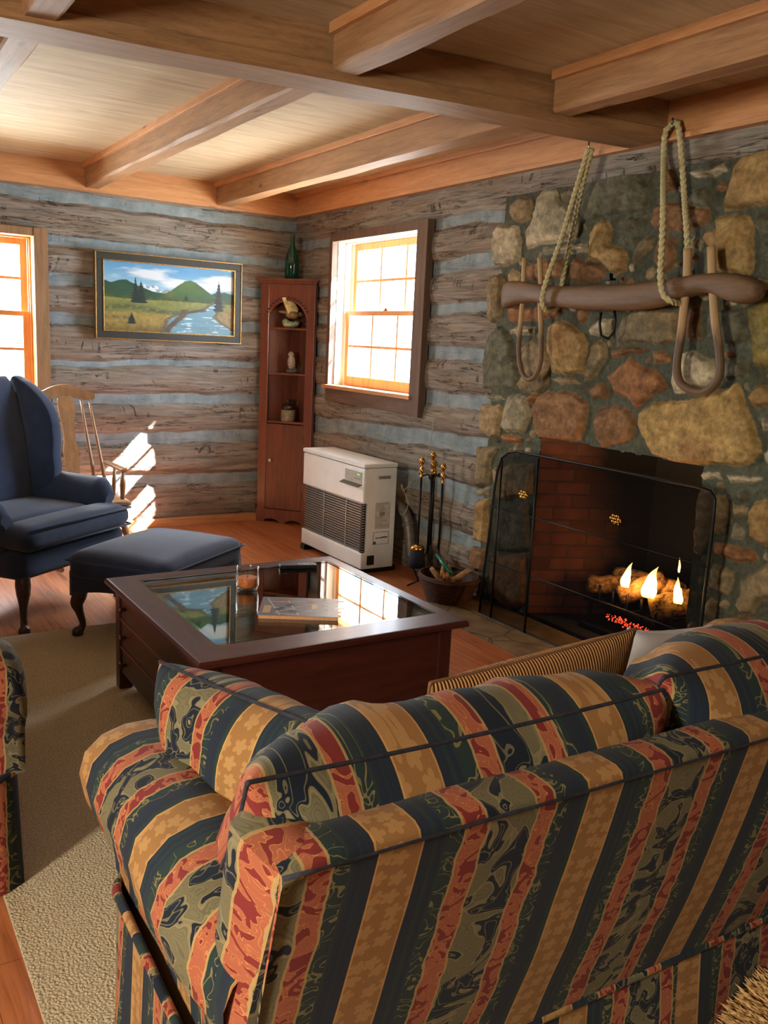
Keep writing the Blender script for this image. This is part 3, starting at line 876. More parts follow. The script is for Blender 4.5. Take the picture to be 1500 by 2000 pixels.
for px, yb, w, h, lean, lab in ((1219, 1146, .028, .135, -.030, 'left tall yellow flame rising in front of the left log'),
                                (1264, 1166, .045, .165, -.035, 'broad middle flame, widest of the gas fire'),
                                (1322, 1178, .027, .125, .010, 'right flame standing before the right log'),
                                (1326, 1118, .007, .070, .004, 'thin wisp of flame above the right flame')):
    p = at(px, yb, 0, 3.385); m = MB(); n = 18
    def fn(i, j):
        f = i / 17; a = 2 * pi * j / 12
        r = w * (sin(pi * min(1, (f * .9 + .12)) ** .8)) ** .8 * (1 - f * .45) if f < 1 else .0006
        r = max(r, .0006)
        wob = .10 * w * sin(f * 9 + px)
        return Vector((p.x + r * .6 * cos(a), p.y + r * sin(a) + lean * f * f * 1.3 + wob, p.z + h * f))
    m.grid(18, 12, fn, closev=True)
    if w > .02:
        p = p + Vector((.004, -w * .55, .0)); w, h, lean = w * .55, h * .62, lean * .3; m.grid(18, 12, fn, closev=True)
    o = m.build('flame', MAT_FLAME); tag(o, lab, 'flame', 'flames of the gas fire')
light('firelight', 'POINT', (3.38, 2.92, .40), 10, (1.0, 0.50, 0.20), shadow_soft_size=.06)
bed = empty('ember_bed'); tag(bed, 'row of glowing red embers low in the firebox below the logs', 'embers')
MAT_EMBER = emis('glowing_ember', rgb(255, 70, 40), 5.0)
m = MB(); m.box(3.40, 3.56, 2.86, 3.28, .034, .075, .01); m.build('burner_pan', MAT_IRON, bed)
m = MB()
for k in range(95):
    f = rng.random(); px = 1182 + 74 * f; py = 1203 + 30 * f + rng.uniform(-5, 5 + 8 * f)
    p = at(px, py, 0, 3.41)
    m.sphere((p.x + rng.uniform(0, .05), p.y, max(.078, p.z)), rng.uniform(.002, .005), 6)
stuff(m.build('embers', MAT_EMBER, bed))

# ------------------------------------------------------------------ fire screen
scr = empty('fire_screen'); tag(scr, 'black mesh folding fire screen with arched corners standing before the fireplace', 'fire screen')
SX = 3.10
def sp(px, py, x=SX): p = at(px, py, 0, x); return Vector((x, p.y, p.z))
def mesh_mat():
    m = bpy.data.materials.new('fine_black_wire_mesh'); m.use_nodes = True
    t = m.node_tree; n = t.nodes; n.clear()
    out = n.new('ShaderNodeOutputMaterial'); mx = n.new('ShaderNodeMixShader'); tr = n.new('ShaderNodeBsdfTransparent')
    df = n.new('ShaderNodeBsdfDiffuse'); df.inputs[0].default_value = rgb(18, 18, 20)
    no = n.new('ShaderNodeTexNoise'); no.inputs['Scale'].default_value = 900
    mx.inputs[0].default_value = 0.40
    t.links.new(tr.outputs[0], mx.inputs[1]); t.links.new(df.outputs[0], mx.inputs[2]); t.links.new(mx.outputs[0], out.inputs[0])
    return m
MAT_MESH = mesh_mat()
yl, yr, zt = sp(985, 880).y, sp(1400, 960).y, 0.958
y2, y3 = sp(972, 1000).y, sp(1045, 1000).y
out_l = [(yl + .115, .0), (yl + .10, .25), (yl + .075, .5), (yl + .06, .72), (yl + .045, .83), (yl + .015, .91), (yl - .04, .945), (yl - .10, zt)]
out_r = [(yr + .10, zt), (yr + .03, .95), (yr + .005, .92), (yr, .85), (yr - .002, .4), (yr - .01, 0)]
m = MB(); m.tube([(SX, a, b + .008) for a, b in out_l + out_r], .007, 8)
m.tube([(SX, out_l[0][0], .012), (SX, out_r[-1][0], .012)], .008, 8)
m.build('outer_frame', MAT_IRON, scr)
m = MB()
for yy in (yl + .005, y3): m.tube([(SX - .006, yy, .012), (SX - .006, yy, zt - .01 if yy == y3 else .90)], .006, 8)
m.build('uprights', MAT_IRON, scr)
m = MB()
for zz in (.64, .33): m.tube([(SX - .004, yl + .08, zz), (SX - .004, yr, zz)], .004, 6)
m.build('crossbars', MAT_IRON, scr)
m = MB()
pp = out_l + out_r
m.prism(pp, lambda a, b: Vector((SX + .001, a, b + .01)), lambda a, b: Vector((SX + .0022, a, b + .01)))
m.build('mesh_curtain', MAT_MESH, scr)
for px, py in ((1022, 966), (1202, 1014)):
    p = sp(px, py, SX - .02); m = MB()
    for k in range(6):
        a = k * pi / 3
        m.sphere((p.x, p.y + .024 * cos(a), p.z + .016 * sin(a)), .0115, 10, (.7, 1.2, .9))
    m.sphere((p.x, p.y, p.z), .012, 10, (.9, 1, 1)); m.tube([(p.x, p.y, p.z), (SX, p.y, p.z)], .005, 6)
    m.build('handle', MAT_BRASS, scr)

# ------------------------------------------------------------------ ox yoke with bows and ropes
yk = empty('ox_yoke'); tag(yk, 'carved wooden ox yoke hung by ropes against the fieldstone chimney', 'ox yoke')
MAT_YOKE = wood('old_yoke_wood', rgb(80, 58, 40), rgb(120, 92, 66), 'Y', rough=0.6, bump=0.3)
MAT_BOW = wood('pale_bow_wood', rgb(130, 104, 74), rgb(170, 142, 106), 'Z', rough=0.55)
YX = 3.13
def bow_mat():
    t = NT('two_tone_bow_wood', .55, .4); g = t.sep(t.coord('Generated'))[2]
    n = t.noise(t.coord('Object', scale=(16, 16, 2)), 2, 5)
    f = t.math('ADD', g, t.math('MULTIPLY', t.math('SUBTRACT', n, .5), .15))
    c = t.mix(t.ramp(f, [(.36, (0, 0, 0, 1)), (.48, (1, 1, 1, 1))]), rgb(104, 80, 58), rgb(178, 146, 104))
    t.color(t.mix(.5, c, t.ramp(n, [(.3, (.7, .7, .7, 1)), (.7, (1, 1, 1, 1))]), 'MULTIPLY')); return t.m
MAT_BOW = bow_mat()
prof = [(972, 552, 606), (985, 546, 600), (1010, 548, 592), (1035, 552, 588), (1060, 556, 596), (1090, 558, 600), (1130, 556, 604), (1180, 554, 606),
        (1230, 552, 606), (1280, 546, 600), (1315, 540, 585), (1345, 535, 574), (1370, 532, 568), (1395, 530, 576), (1415, 530, 588), (1440, 534, 594), (1462, 542, 590), (1476, 556, 578)]
m = MB(); ny = 14
secs = []
for px, t_, b_ in prof:
    A, B = at(px, t_, 0, YX - .05), at(px, b_, 0, YX - .05); secs.append((A.y, A.z, B.z))
def yfn(i, j):
    y, zt_, zb = secs[i]; a = 2 * pi * j / 16; cz = (zt_ + zb) / 2; hh = (zt_ - zb) / 2
    sx = .055 if 0 < i < len(secs) - 1 else .03
    ca, sa = cos(a), sin(a)
    q = lambda t: math.copysign(abs(t) ** .6, t)
    return Vector((YX + sx * q(ca), y, cz + hh * q(sa)))
V = m.grid(len(secs), 16, yfn, closev=True)
m.bm.faces.new(V[0]); m.bm.faces.new(list(reversed(V[-1])))
m.build('beam', MAT_YOKE, yk, sub=1)
def bow(pts, r, nm='bow'):
    P = []
    for px, py in pts: p = at(px, py, 0, YX); P.append(Vector((YX, p.y, p.z)))
    Q = []
    for i in range(len(P) - 1):
        p0, p1, p2, p3 = P[max(i - 1, 0)], P[i], P[i + 1], P[min(i + 2, len(P) - 1)]
        for k in range(5):
            t_ = k / 5
            Q.append(0.5 * ((2 * p1) + (p2 - p0) * t_ + (2 * p0 - 5 * p1 + 4 * p2 - p3) * t_ ** 2 + (3 * p1 - p0 - 3 * p2 + p3) * t_ ** 3))
    Q.append(P[-1])
    m = MB(); m.tube(Q, r, 12); return m.build(nm, MAT_BOW, yk)
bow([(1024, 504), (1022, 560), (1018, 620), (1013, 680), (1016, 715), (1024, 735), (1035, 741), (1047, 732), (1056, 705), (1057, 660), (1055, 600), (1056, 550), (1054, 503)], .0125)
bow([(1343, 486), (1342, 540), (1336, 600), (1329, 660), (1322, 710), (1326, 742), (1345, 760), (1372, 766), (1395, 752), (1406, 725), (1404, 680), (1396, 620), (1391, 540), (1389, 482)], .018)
m = MB(); p = at(1180, 598, 0, YX); c0 = Vector((YX, p.y, p.z))
q = at(1190, 545, 0, YX)
m.box(YX - .02, YX + .02, q.y - .022, q.y + .022, q.z - .006, q.z + .004); m.box(YX - .012, YX + .012, q.y - .01, q.y + .01, q.z, q.z + .025)
m.build('staple', MAT_IRON, yk)
m = MB()
rr = [(YX, c0.y + .035 * cos(a), c0.z - .045 + .045 * sin(a)) for a in [k * 2 * pi / 20 for k in range(20)]]
m.tube([at(1174, 610, 0, YX - .01), at(1171, 632, 0, YX - .01), at(1174, 655, 0, YX - .01), at(1188, 662, 0, YX), at(1199, 648, 0, YX), at(1202, 625, 0, YX), at(1200, 605, 0, YX)], .006, 8)
m.build('iron_ring', MAT_IRON, yk)

MAT_ROPE = plain('sisal_rope', rgb(196, 184, 140), 0.9, nscale=220, namt=0.3, bump=0.4)
def spline(P, k=8):
    P = [Vector(p) for p in P]; Q = []
    for i in range(len(P) - 1):
        p0, p1, p2, p3 = P[max(i - 1, 0)], P[i], P[i + 1], P[min(i + 2, len(P) - 1)]
        for s in range(k):
            t_ = s / k
            Q.append(0.5 * ((2 * p1) + (p2 - p0) * t_ + (2 * p0 - 5 * p1 + 4 * p2 - p3) * t_ ** 2 + (3 * p1 - p0 - 3 * p2 + p3) * t_ ** 3))
    Q.append(P[-1]); return Q
def resample(Q, step):
    out = [Q[0]]; acc = 0
    for a, b in zip(Q, Q[1:]):
        d = (b - a).length; s = step - acc
        while s <= d:
            out.append(a.lerp(b, s / d)); s += step
        acc = (acc + d) % step if d else acc
    return out
def rope(nm, P, lab, r=.0125):
    m = MB(); Q = resample(spline(P), .006)
    m.tube(Q, r, 12, twist=75, lobes=3, lobe=.22)
    return tag(m.build(nm, MAT_ROPE), lab, 'rope', 'ropes holding the yoke')
hk1 = at(1150, 283, 2, 2.452); hk1 = Vector((hk1.x, hk1.y, 2.45))
def onx(px, py, x): p = at(px, py, 0, x); return Vector((x, p.y, p.z))
F = YX - .085
rope('rope', [hk1 + Vector((0, 0, -.01)), onx(1128, 360, hk1.x - .0), onx(1095, 470, hk1.x - .02), onx(1068, 545, F), onx(1059, 582, F), onx(1062, 600, F + .02), onx(1072, 606, YX),
              onx(1085, 596, YX + .08), onx(1098, 550, YX + .085), onx(1105, 510, YX + .075), onx(1120, 440, YX + .05), onx(1140, 350, hk1.x + .03), hk1 + Vector((.012, -.012, -.01))],
     'left tan rope looped from the crossbeam around the left end of the yoke', r=.0115)
hk2 = onx(1318, 241, RX - .085)
rope('rope', [onx(1308, 246, hk2.x), onx(1299, 262, hk2.x - .005), onx(1297, 310, hk2.x - .01), onx(1296, 400, F - .01), onx(1293, 480, F - .01), onx(1290, 535, F), onx(1295, 572, F), onx(1310, 588, F + .01), onx(1328, 592, YX)],
     'right tan rope hanging in front of the yoke from the hook near the wall')
rope('rope', [onx(1308, 246, hk2.x), onx(1318, 239, hk2.x), onx(1326, 250, hk2.x), onx(1332, 310, hk2.x), onx(1337, 380, hk2.x), onx(1341, 440, YX + .03), onx(1343, 500, YX + .06), onx(1343, 540, YX + .07)],
     'right tan rope going behind the yoke from the hook near the wall')
MAT_STEEL = plain('bright_steel', rgb(190, 190, 185), 0.25, 1.0)
m = MB(); m.tube([hk2 + Vector((.06, 0, .02)), hk2 + Vector((0, 0, .012)), hk2 + Vector((-.02, 0, -.005)), hk2 + Vector((-.015, 0, .02))], .004, 8)
tag(m.build('hook', MAT_STEEL), 'steel hook in the wall fascia holding the right rope', 'hook', 'rope hooks')
m = MB(); m.tube([hk1 + Vector((0, 0, .02)), hk1 + Vector((0, 0, -.012)), hk1 + Vector((.012, 0, -.022)), hk1 + Vector((.02, 0, -.01))], .004, 8)
tag(m.build('hook', MAT_STEEL), 'steel hook under the crossbeam holding the left rope', 'hook', 'rope hooks')
# ------------------------------------------------------------------ landscape painting
def landscape(nu=360, nv=190):
    U, V = np.meshgrid(np.linspace(0, 1, nu), np.linspace(0, 1, nv), indexing='ij')   # V up
    c = np.zeros(U.shape + (3,))
    def C(*a): return np.array(lin(tuple(x / 255 for x in a)))
    def lay(mask, col):
        nonlocal c
        m_ = np.clip(mask, 0, 1)[..., None]; c = c * (1 - m_) + col * m_
    n = fbm(U * 6, V * 10); nf = fbm(U * 40, V * 24); ns = fbm(U * 3.2, V * 7 + 9)
    s = smooth(.5, 1, V)[..., None]
    c = C(150, 190, 205) * (1 - s) + C(86, 142, 186) * s
    cl = smooth(.46, .66, ns + .18 * np.exp(-((V - .80) / .1) ** 2) * smooth(.25, .5, U) - .06)
    lay(cl * .85, C(214, 220, 222))
    def ridge(base, pts):
        xs = [p[0] for p in pts]; ys = [p[1] for p in pts]
        return np.interp(U, xs, ys)
    e = .006
    snow = ridge(0, [(0, .5), (.25, .66), (.29, .70), (.33, .67), (.38, .705), (.43, .62), (.47, .65), (.55, .60), (.6, .55), (1, .5)]) + (nf - .5) * .03
    lay(smooth(-e, e, snow - V), C(128, 142, 156) * (1 - smooth(.5, .6, nf)[..., None]) + C(205, 212, 218) * smooth(.5, .6, nf)[..., None])
    far = ridge(0, [(0, .73), (.06, .70), (.12, .74), (.16, .755), (.20, .72), (.28, .66), (.36, .60), (.45, .585), (.55, .62), (.8, .6), (.86, .65), (.93, .66), (1, .64)]) + (nf - .5) * .02
    lay(smooth(-e, e, far - V), C(40, 72, 52) * (.6 + .8 * n[..., None]))
    hill = ridge(0, [(.42, .55), (.5, .63), (.56, .72), (.61, .79), (.655, .81), (.70, .78), (.76, .70), (.82, .62), (.88, .56), (1, .5)]) + (nf - .5) * .012
    hc = C(54, 86, 46) * (.5 + .9 * n[..., None]) + C(90, 96, 40) * .35 * np.exp(-(((U - .62) / .1) ** 2 + ((V - .72) / .1) ** 2))[..., None]
    lay(smooth(-e, e, hill - V) * (U > .42), hc)
    low = .52 + (nf - .5) * .05 + (n - .5) * .05
    lay(smooth(-e, e, low - V), C(62, 76, 38) * (.5 + .9 * nf[..., None]))
    mead = .48 + (n - .5) * .03
    lay(smooth(-e, e, mead - V), C(120, 122, 66) * (.6 + .7 * nf[..., None]))
    bush = np.exp(-((V - .33 - .03 * np.sin(U * 9)) / .055) ** 2) * (nf > .40) * (U < .72)
    lay(bush * .9, C(74, 84, 50) * (.5 + .9 * fbm(U * 60, V * 40)[..., None]))
    fg = .27 + (n - .5) * .05
    lay(smooth(-.01, .01, fg - V) * (U < .62), (C(146, 124, 64) * (.55 + .8 * nf[..., None])) * (1 - .45 * smooth(.18, .0, V)[..., None]))
    lay(np.exp(-((V - .20) / .03) ** 2) * (nf > .45) * (U < .22), C(96, 92, 56))
    # river
    cx = np.interp(V, [0, .1, .2, .28, .36, .44, .5], [.74, .72, .68, .70, .80, .86, .88])
    wd = np.interp(V, [0, .1, .2, .28, .36, .44, .5], [.30, .25, .19, .13, .055, .045, .015])
    riv = smooth(-.01, .01, wd - np.abs(U - cx) + (nf - .5) * .03) * (V < .5)
    rb = smooth(-.01, .012, wd + .035 - np.abs(U - cx) + (nf - .5) * .06) * (V < .5)
    lay(rb * .9, C(92, 78, 62) * (.5 + .9 * nf[..., None]))
    lay(riv, C(100, 138, 156) * (.75 + .5 * fbm(U * 9, V * 30)[..., None]))
    lay(riv * smooth(.62, .72, fbm(U * 14, V * 50)) * .8, C(210, 224, 228))
    lay(smooth(-.01, .01, .02 - np.abs(V - .33 - .35 * (U - .66)) + (nf - .5) * .02) * (U > .58) * (U < .78) * .9, C(70, 60, 50))
    lay(smooth(-.01, .02, .035 - np.abs(U - (.47 + .35 * smooth(.0, .35, V) * .4)) + (nf - .5) * .03) * (V < .36), C(80, 68, 54) * (.5 + nf[..., None]))
    rbk = smooth(-.01, .01, (U - .90) * .9 - np.abs(V - .28) * .6 + .02 + (nf - .5) * .05) * (V < .45)
    lay(rbk, C(132, 112, 76) * (.5 + .9 * nf[..., None]))
    # trees
    def fir(tx, base, top, w):
        h = (V - base) / (top - base)
        ww = w * np.clip(1 - h, 0, 1) ** .9 * (.65 + .5 * np.abs(np.sin(h * 28)))
        lay(((h > 0) & (h < 1)) * smooth(-.002, .003, ww - np.abs(U - tx) + (nf - .5) * .012), C(26, 40, 34) * (.6 + .7 * nf[..., None]))
    fir(.235, .42, .79, .035); fir(.275, .42, .76, .045); fir(.205, .11, .28, .035); fir(.88, .36, .84, .04); fir(.62, .50, .60, .02)
    lay(np.exp(-(((U - .50) / .035) ** 2 + ((V - .58) / .045) ** 2)) * (nf > .35), C(96, 88, 48))
    return c, nu, nv
pt = empty('framed_painting'); tag(pt, 'framed landscape painting of a green hill and a river on the back wall', 'painting')
PX0, PX1, PZ0, PZ1 = 1.690, 2.812, 1.432, 2.045
fwid = 0.062
PYF = BY - 0.035
c_, nu_, nv_ = landscape()
Ug, Vg = np.meshgrid(np.linspace(PX0 + fwid, PX1 - fwid, nu_), np.linspace(PZ0 + fwid, PZ1 - fwid, nv_), indexing='ij')
t = NT('oil_paint_landscape', 0.45, 0.4); t.color(t.attr('Paint')); t.bump(t.noise(t.coord(), 180, 4), 0.15, 0.001)
gridmesh('canvas', nu_, nv_, np.stack([Ug, np.full_like(Ug, PYF), Vg], -1).reshape(-1, 3), np.ones((nu_ - 1, nv_ - 1), bool), t.m, pt, attrs=[('Paint', c_.reshape(-1, 3))])
MAT_GILT = plain('worn_gilt', rgb(178, 140, 78), 0.4, 0.7, nscale=80, namt=0.3)
MAT_FRDARK = plain('dark_olive_frame', rgb(38, 36, 28), 0.55, nscale=50)
def frame_ring(m, o0, o1, y0, y1, bev=.002):
    X0, X1, Z0, Z1 = PX0 + o0, PX1 - o0, PZ0 + o0, PZ1 - o0; w = o1 - o0
    m.box(X0, X1, y0, y1, Z1 - w, Z1, bev); m.box(X0, X1, y0, y1, Z0, Z0 + w, bev)
    m.box(X0, X0 + w, y0, y1, Z0 + w, Z1 - w, bev); m.box(X1 - w, X1, y0, y1, Z0 + w, Z1 - w, bev)
m = MB(); frame_ring(m, .008, fwid - .006, BY - .055, BY - .006); m.build('frame', MAT_FRDARK, pt)
m = MB(); frame_ring(m, 0, .007, BY - .062, BY - .006); m.build('outer_gilt_edge', MAT_GILT, pt)
m = MB(); frame_ring(m, fwid - .007, fwid + .001, BY - .060, BY - .03); m.build('inner_gilt_edge', MAT_GILT, pt)
m = MB(); m.box(PX0 + .01, PX1 - .01, BY - .03, BY - .012, PZ0 + .01, PZ1 - .01); m.build('backing', MAT_FRDARK, pt)

# ------------------------------------------------------------------ corner cupboard
MAT_CHERRY = wood('cherry_wood', rgb(86, 46, 34), rgb(126, 70, 50), 'Z', rough=0.35, coat=0.2)
MAT_CHERRYX = wood('cherry_wood_figured', rgb(70, 38, 28), rgb(120, 66, 44), 'Z', grain=.7, rough=0.38, knots=0.5)
cA = Vector((2.985, 6.60, 0)); cB = Vector((3.285, 6.245, 0))
cw = (cB - cA).length; ca = atan2((cB - cA).y, (cB - cA).x)
cc = (cA + cB) / 2
cab = empty('corner_cupboard', (cc.x, cc.y, 0), ca)
tag(cab, 'tall narrow cherry corner cupboard with arched open shelves and a door below', 'cupboard')
hw = cw / 2; CH = 1.915
# local: x along the front (left to right), y = into the corner
op_x = hw - .072                   # half width of the opening
m = MB()
m.box(-hw, -op_x, 0, .022, 0.0, CH, .003); m.box(op_x, hw, 0, .022, 0.0, CH, .003)
m.build('front_stile', MAT_CHERRY, cab)
m = MB(); N = 20; R_ = op_x; zc = 1.62
arc = [(-R_, zc)] + [(-R_ * cos(pi * k / N), zc + (R_ * 1.02) * sin(pi * k / N)) for k in range(N + 1)] + [(R_, zc)]
poly = [(-R_ - .001, CH - .002), (-R_ - .001, zc)] + arc[1:-1] + [(R_ + .001, zc), (R_ + .001, CH - .002)]
# arched header built as strips
for k in range(N):
    a, b = arc[k + 1], arc[k + 2] if k + 2 < len(arc) else arc[-1]
    m.prism([(a[0], a[1]), (b[0], b[1]), (b[0], CH - .002), (a[0], CH - .002)], lambda x, z: Vector((x, .001, z)), lambda x, z: Vector((x, .021, z)))
m.build('arched_header', MAT_CHERRY, cab)
m = MB()
for k in range(3, N - 2):                          # dark carved swag over the arch
    a = pi * k / N; rr_ = R_ * 1.17
    for d in (-.012, .012):
        m.sphere((-(rr_) * cos(a + d * 3), -.002, zc + (rr_ + d * .6) * sin(a + d * 3)), .0075, 8, (1.3, .35, .8))
m.build('carved_swag', plain('dark_carving', rgb(58, 26, 18), 0.5), cab)
m = MB()
m.box(-hw - .012, -op_x + .006, -.006, 0, zc - .012, zc - .004); m.build('moulding', MAT_CHERRY, cab); m = MB(); m.box(op_x - .006, hw + .012, -.006, 0, zc - .012, zc - .004)
m.build('moulding', MAT_CHERRY, cab)
m = MB()
for dz, ov in ((0, .012), (.012, .022), (.024, .034)):
    m.prism([(-hw - ov, -ov), (hw + ov, -ov), (hw * .9, .06), (0.0, .235), (-hw * .9, .06)], lambda x, y: Vector((x, y, CH + dz)), lambda x, y: Vector((x, y, CH + dz + .013)))
m.build('cornice', MAT_CHERRY, cab)
m = MB()    # two back boards forming the corner
m.prism([(-hw + .004, .018), (-.01, .225), (0, .235), (-hw - .006, .024)], lambda x, y: Vector((x, y, .02)), lambda x, y: Vector((x, y, CH)))
m.prism([(hw - .004, .018), (.01, .225), (0, .235), (hw + .006, .024)], lambda x, y: Vector((x, y, .02)), lambda x, y: Vector((x, y, CH)))
m.build('back_panel', MAT_CHERRYX, cab)
SHZ = (1.578, 1.222, .835)
for z in SHZ:
    m = MB(); m.prism([(-hw + .012, .014), (hw - .012, .014), (0, .222)], lambda x, y: Vector((x, y, z - .016)), lambda x, y: Vector((x, y, z)))
    m.build('shelf', MAT_CHERRY, cab)
m = MB(); m.box(-op_x + .002, op_x - .002, -.001, .018, .115, .812, .003)
dr = m.build('door', MAT_CHERRYX, cab)
m = MB(); m.lathe([(.0, 0), (.006, -.001), (.006, -.010), (.012, -.014), (.014, -.020), (.010, -.026), (0, -.028)], (-op_x + .045, 0, .515), 16, 'Y')
m.build('knob', plain('white_porcelain', rgb(226, 222, 212), 0.2), dr)
for z in (.70, .24):
    m = MB(); m.box(op_x - .004, op_x + .012, -.004, .001, z - .03, z + .03, .001); m.build('hinge', plain('old_hinge', rgb(92, 80, 66), 0.5, .7), dr)
m = MB()
base = [(-hw, .11), (-hw, 0), (-hw + .05, 0)] + [(-hw + .05 + (cw / 2 - .07) * f, .032 * sin(pi * f) ** .7) for f in (0.02, .15, .3, .5, .7, .85, .98)] + [(-.02, 0), (.02, 0)] + \
       [(.02 + (cw / 2 - .07) * f, .032 * sin(pi * f) ** .7) for f in (0.02, .15, .3, .5, .7, .85, .98)] + [(hw - .05, 0), (hw, 0), (hw, .11)]
m.prism(base, lambda x, z: Vector((x, -.008, z)), lambda x, z: Vector((x, .0, z)))
m.build('scalloped_base', MAT_CHERRY, cab)
def cabpt(x, y, z): return Vector((cc.x + x * cos(ca) - y * sin(ca), cc.y + x * sin(ca) + y * cos(ca), z))
# things in and on the cupboard
t = NT('green_bottle_glass', 0.08, 0.6); t.color(rgb(14, 88, 66)); t.b.inputs['Transmission Weight'].default_value = 0.6
bt = cabpt(0, .06, CH + .037)
m = MB(); m.lathe([(0, .004), (.048, .0), (.056, .01), (.056, .13), (.050, .17), (.034, .22), (.020, .26), (.015, .315), (.019, .32), (.019, .335), (.013, .338), (0, .338)], bt, 24)
tag(m.build('glass_bottle', t.m), 'dark green glass bottle on top of the corner cupboard', 'bottle')
MAT_CER1 = plain('cream_glazed_ceramic', rgb(206, 194, 140), 0.25, nscale=30, namt=.3)
MAT_CER2 = plain('brown_glazed_ceramic', rgb(132, 108, 76), 0.3, nscale=40, namt=.35)
MAT_CERG = plain('green_white_rock', rgb(150, 168, 140), 0.35, nscale=40, namt=.4)
b1 = empty('bird_figurine', cabpt(.0, .06, SHZ[0])); tag(b1, 'ceramic bird figurine with a raised wing on the top shelf of the cupboard', 'figurine')
m = MB(); m.sphere((0, 0, .022), .045, 14, (1.2, .8, .5)); m.sphere((.035, -.01, .03), .025, 12, (1, 1, .8)); m.sphere((-.03, .01, .035), .024, 12)
m.build('rock_base', MAT_CERG, b1)
m = MB(); m.sphere((.01, -.01, .085), .034, 16, (1.5, .85, .8)); m.sphere((.062, -.014, .092), .018, 12, (1.1, .9, .9)); m.lathe([(.006, 0), (0, .022)], (.075, -.014, .090), 8, 'X')
m.sphere((-.05, -.01, .10), .03, 12, (1.5, .5, .35)); m.build('body', MAT_CER2, b1)
m = MB(); m.prism([(-.03, .09), (-.075, .19), (-.055, .195), (-.02, .18), (.02, .155), (.045, .12), (.03, .09)], lambda x, z: Vector((x, -.025, z)), lambda x, z: Vector((x, -.013, z)))
m.build('wing', MAT_CER1, b1)
b2 = empty('owl_figurine', cabpt(.02, .055, SHZ[1])); tag(b2, 'small upright grey bird figurine on the middle shelf of the cupboard', 'figurine')
m = MB(); m.sphere((0, 0, .016), .034, 12, (1.1, .8, .5)); m.sphere((.022, -.01, .02), .018, 10); m.build('base', plain('dark_rock_base', rgb(84, 88, 84), .4), b2)
m = MB(); m.sphere((0, 0, .075), .033, 16, (.85, .8, 1.5)); m.sphere((-.006, -.004, .128), .021, 14); m.sphere((.02, .004, .05), .02, 10, (.6, .6, 1.8))
m.lathe([(.004, 0), (0, -.012)], (-.008, -.022, .126), 8, 'Y'); m.build('body', plain('speckled_grey_glaze', rgb(168, 160, 150), .35, nscale=90, namt=.4), b2)
j = empty('stoneware_jug', cabpt(.0, .06, SHZ[2])); tag(j, 'small brown-topped stoneware jug on the lowest open shelf of the cupboard', 'jug')
m = MB(); m.lathe([(0, .001), (.046, 0), (.05, .008), (.05, .085)], (0, 0, 0), 24); m.build('body', plain('grey_stoneware', rgb(132, 120, 98), .3, nscale=60, namt=.3), j)
m = MB(); m.lathe([(.05, .085), (.049, .10), (.040, .118), (.022, .128), (.017, .134), (.018, .150), (.022, .152), (.022, .158), (0, .158)], (0, 0, 0), 24)
m.tube([(.018, 0, .148), (.04, 0, .150), (.048, 0, .135), (.046, 0, .112)], .006, 8); m.build('shoulder', plain('dark_brown_glaze', rgb(52, 32, 22), .15), j)

for e_, k_ in ((b1, 1.2), (b2, 1.15), (j, 1.12)): e_.scale = (k_, k_, k_)
# ------------------------------------------------------------------ space heater
ht = empty('space_heater'); tag(ht, 'white vented space heater with a black grille standing by the right wall', 'heater')
hx0, hx1, hy0, hy1, hz0, hz1 = 2.900, 3.150, 4.765, 5.620, .035, .732
MAT_HW = plain('ivory_enamel', rgb(206, 209, 208), 0.3, nscale=12, namt=.04)
MAT_HG = plain('black_grille', rgb(12, 14, 14), 0.6)
MAT_HS = plain('grille_slat', rgb(150, 152, 150), 0.3, 0.5)
m = MB()
m.box(hx0 + .03, hx1, hy0, hy1, hz0, hz1 - .03, .008)          # main cabinet
m.box(hx0, hx0 + .05, hy0, hy1, .470, hz1 - .032, .012)        # upper front panel
m.box(hx0, hx0 + .05, hy0, hy1, hz0, .145, .010)               # kick panel
m.build('cabinet', MAT_HW, ht)
m = MB(); m.box(hx0 - .004, hx1 + .002, hy0 - .004, hy1 + .004, hz1 - .028, hz1, .009, 3); m.build('top', MAT_HW, ht)
m = MB(); m.box(hx0 + .022, hx0 + .034, hy0 + .02, hy1 - .012, .145, .470); m.build('grille_back', MAT_HG, ht)
m = MB(); n_ = 19
for k in range(n_):
    z = .156 + (.464 - .156) * k / (n_ - 1)
    m.box(hx0 + .014, hx0 + .022, hy0 + .028, hy1 - .012, z - .0017, z + .0017)
    m.box(hx0 + .004, hx0 + .034, hy0 - .001, hy0 + .012, z - .0017, z + .0017)
for yy in (hy0 + .24, hy0 + .55): m.box(hx0 + .012, hx0 + .022, yy - .003, yy + .003, .145, .47)
m.build('grille', MAT_HS, ht)
m = MB(); m.box(hx0 + .003, hx0 + .03, hy0 + .010, hy0 + .030, .145, .470); m.build('grille_corner', MAT_HG, ht)
m = MB(); m.box(hx0 - .003, hx0 + .002, hy0 + .03, hy0 + .245, .600, .672, .001)
cp = m.build('control_panel', plain('control_panel_grey', rgb(150, 148, 140), .4), ht)
m = MB(); m.box(hx0 - .0045, hx0 - .003, hy0 + .055, hy0 + .085, .650, .659)
m.build('display', emis('green_display', rgb(70, 210, 90), .9), cp)
m = MB()
for k in range(3): m.lathe([(.004, 0), (.004, -.003), (0, -.003)], (hx0 - .003, hy0 + .225 - k * .012, .612), 8, 'X')
m.build('buttons', plain('pale_buttons', rgb(226, 222, 214), .3), cp); m = MB()
for k in range(6): m.box(hx0 - .004, hx0 - .003, hy0 + .045 + k * .014, hy0 + .053 + k * .014, .622, .626 + .006 * (k % 2))
m.build('panel_print', plain('panel_print_grey', rgb(96, 92, 86), .5), cp)
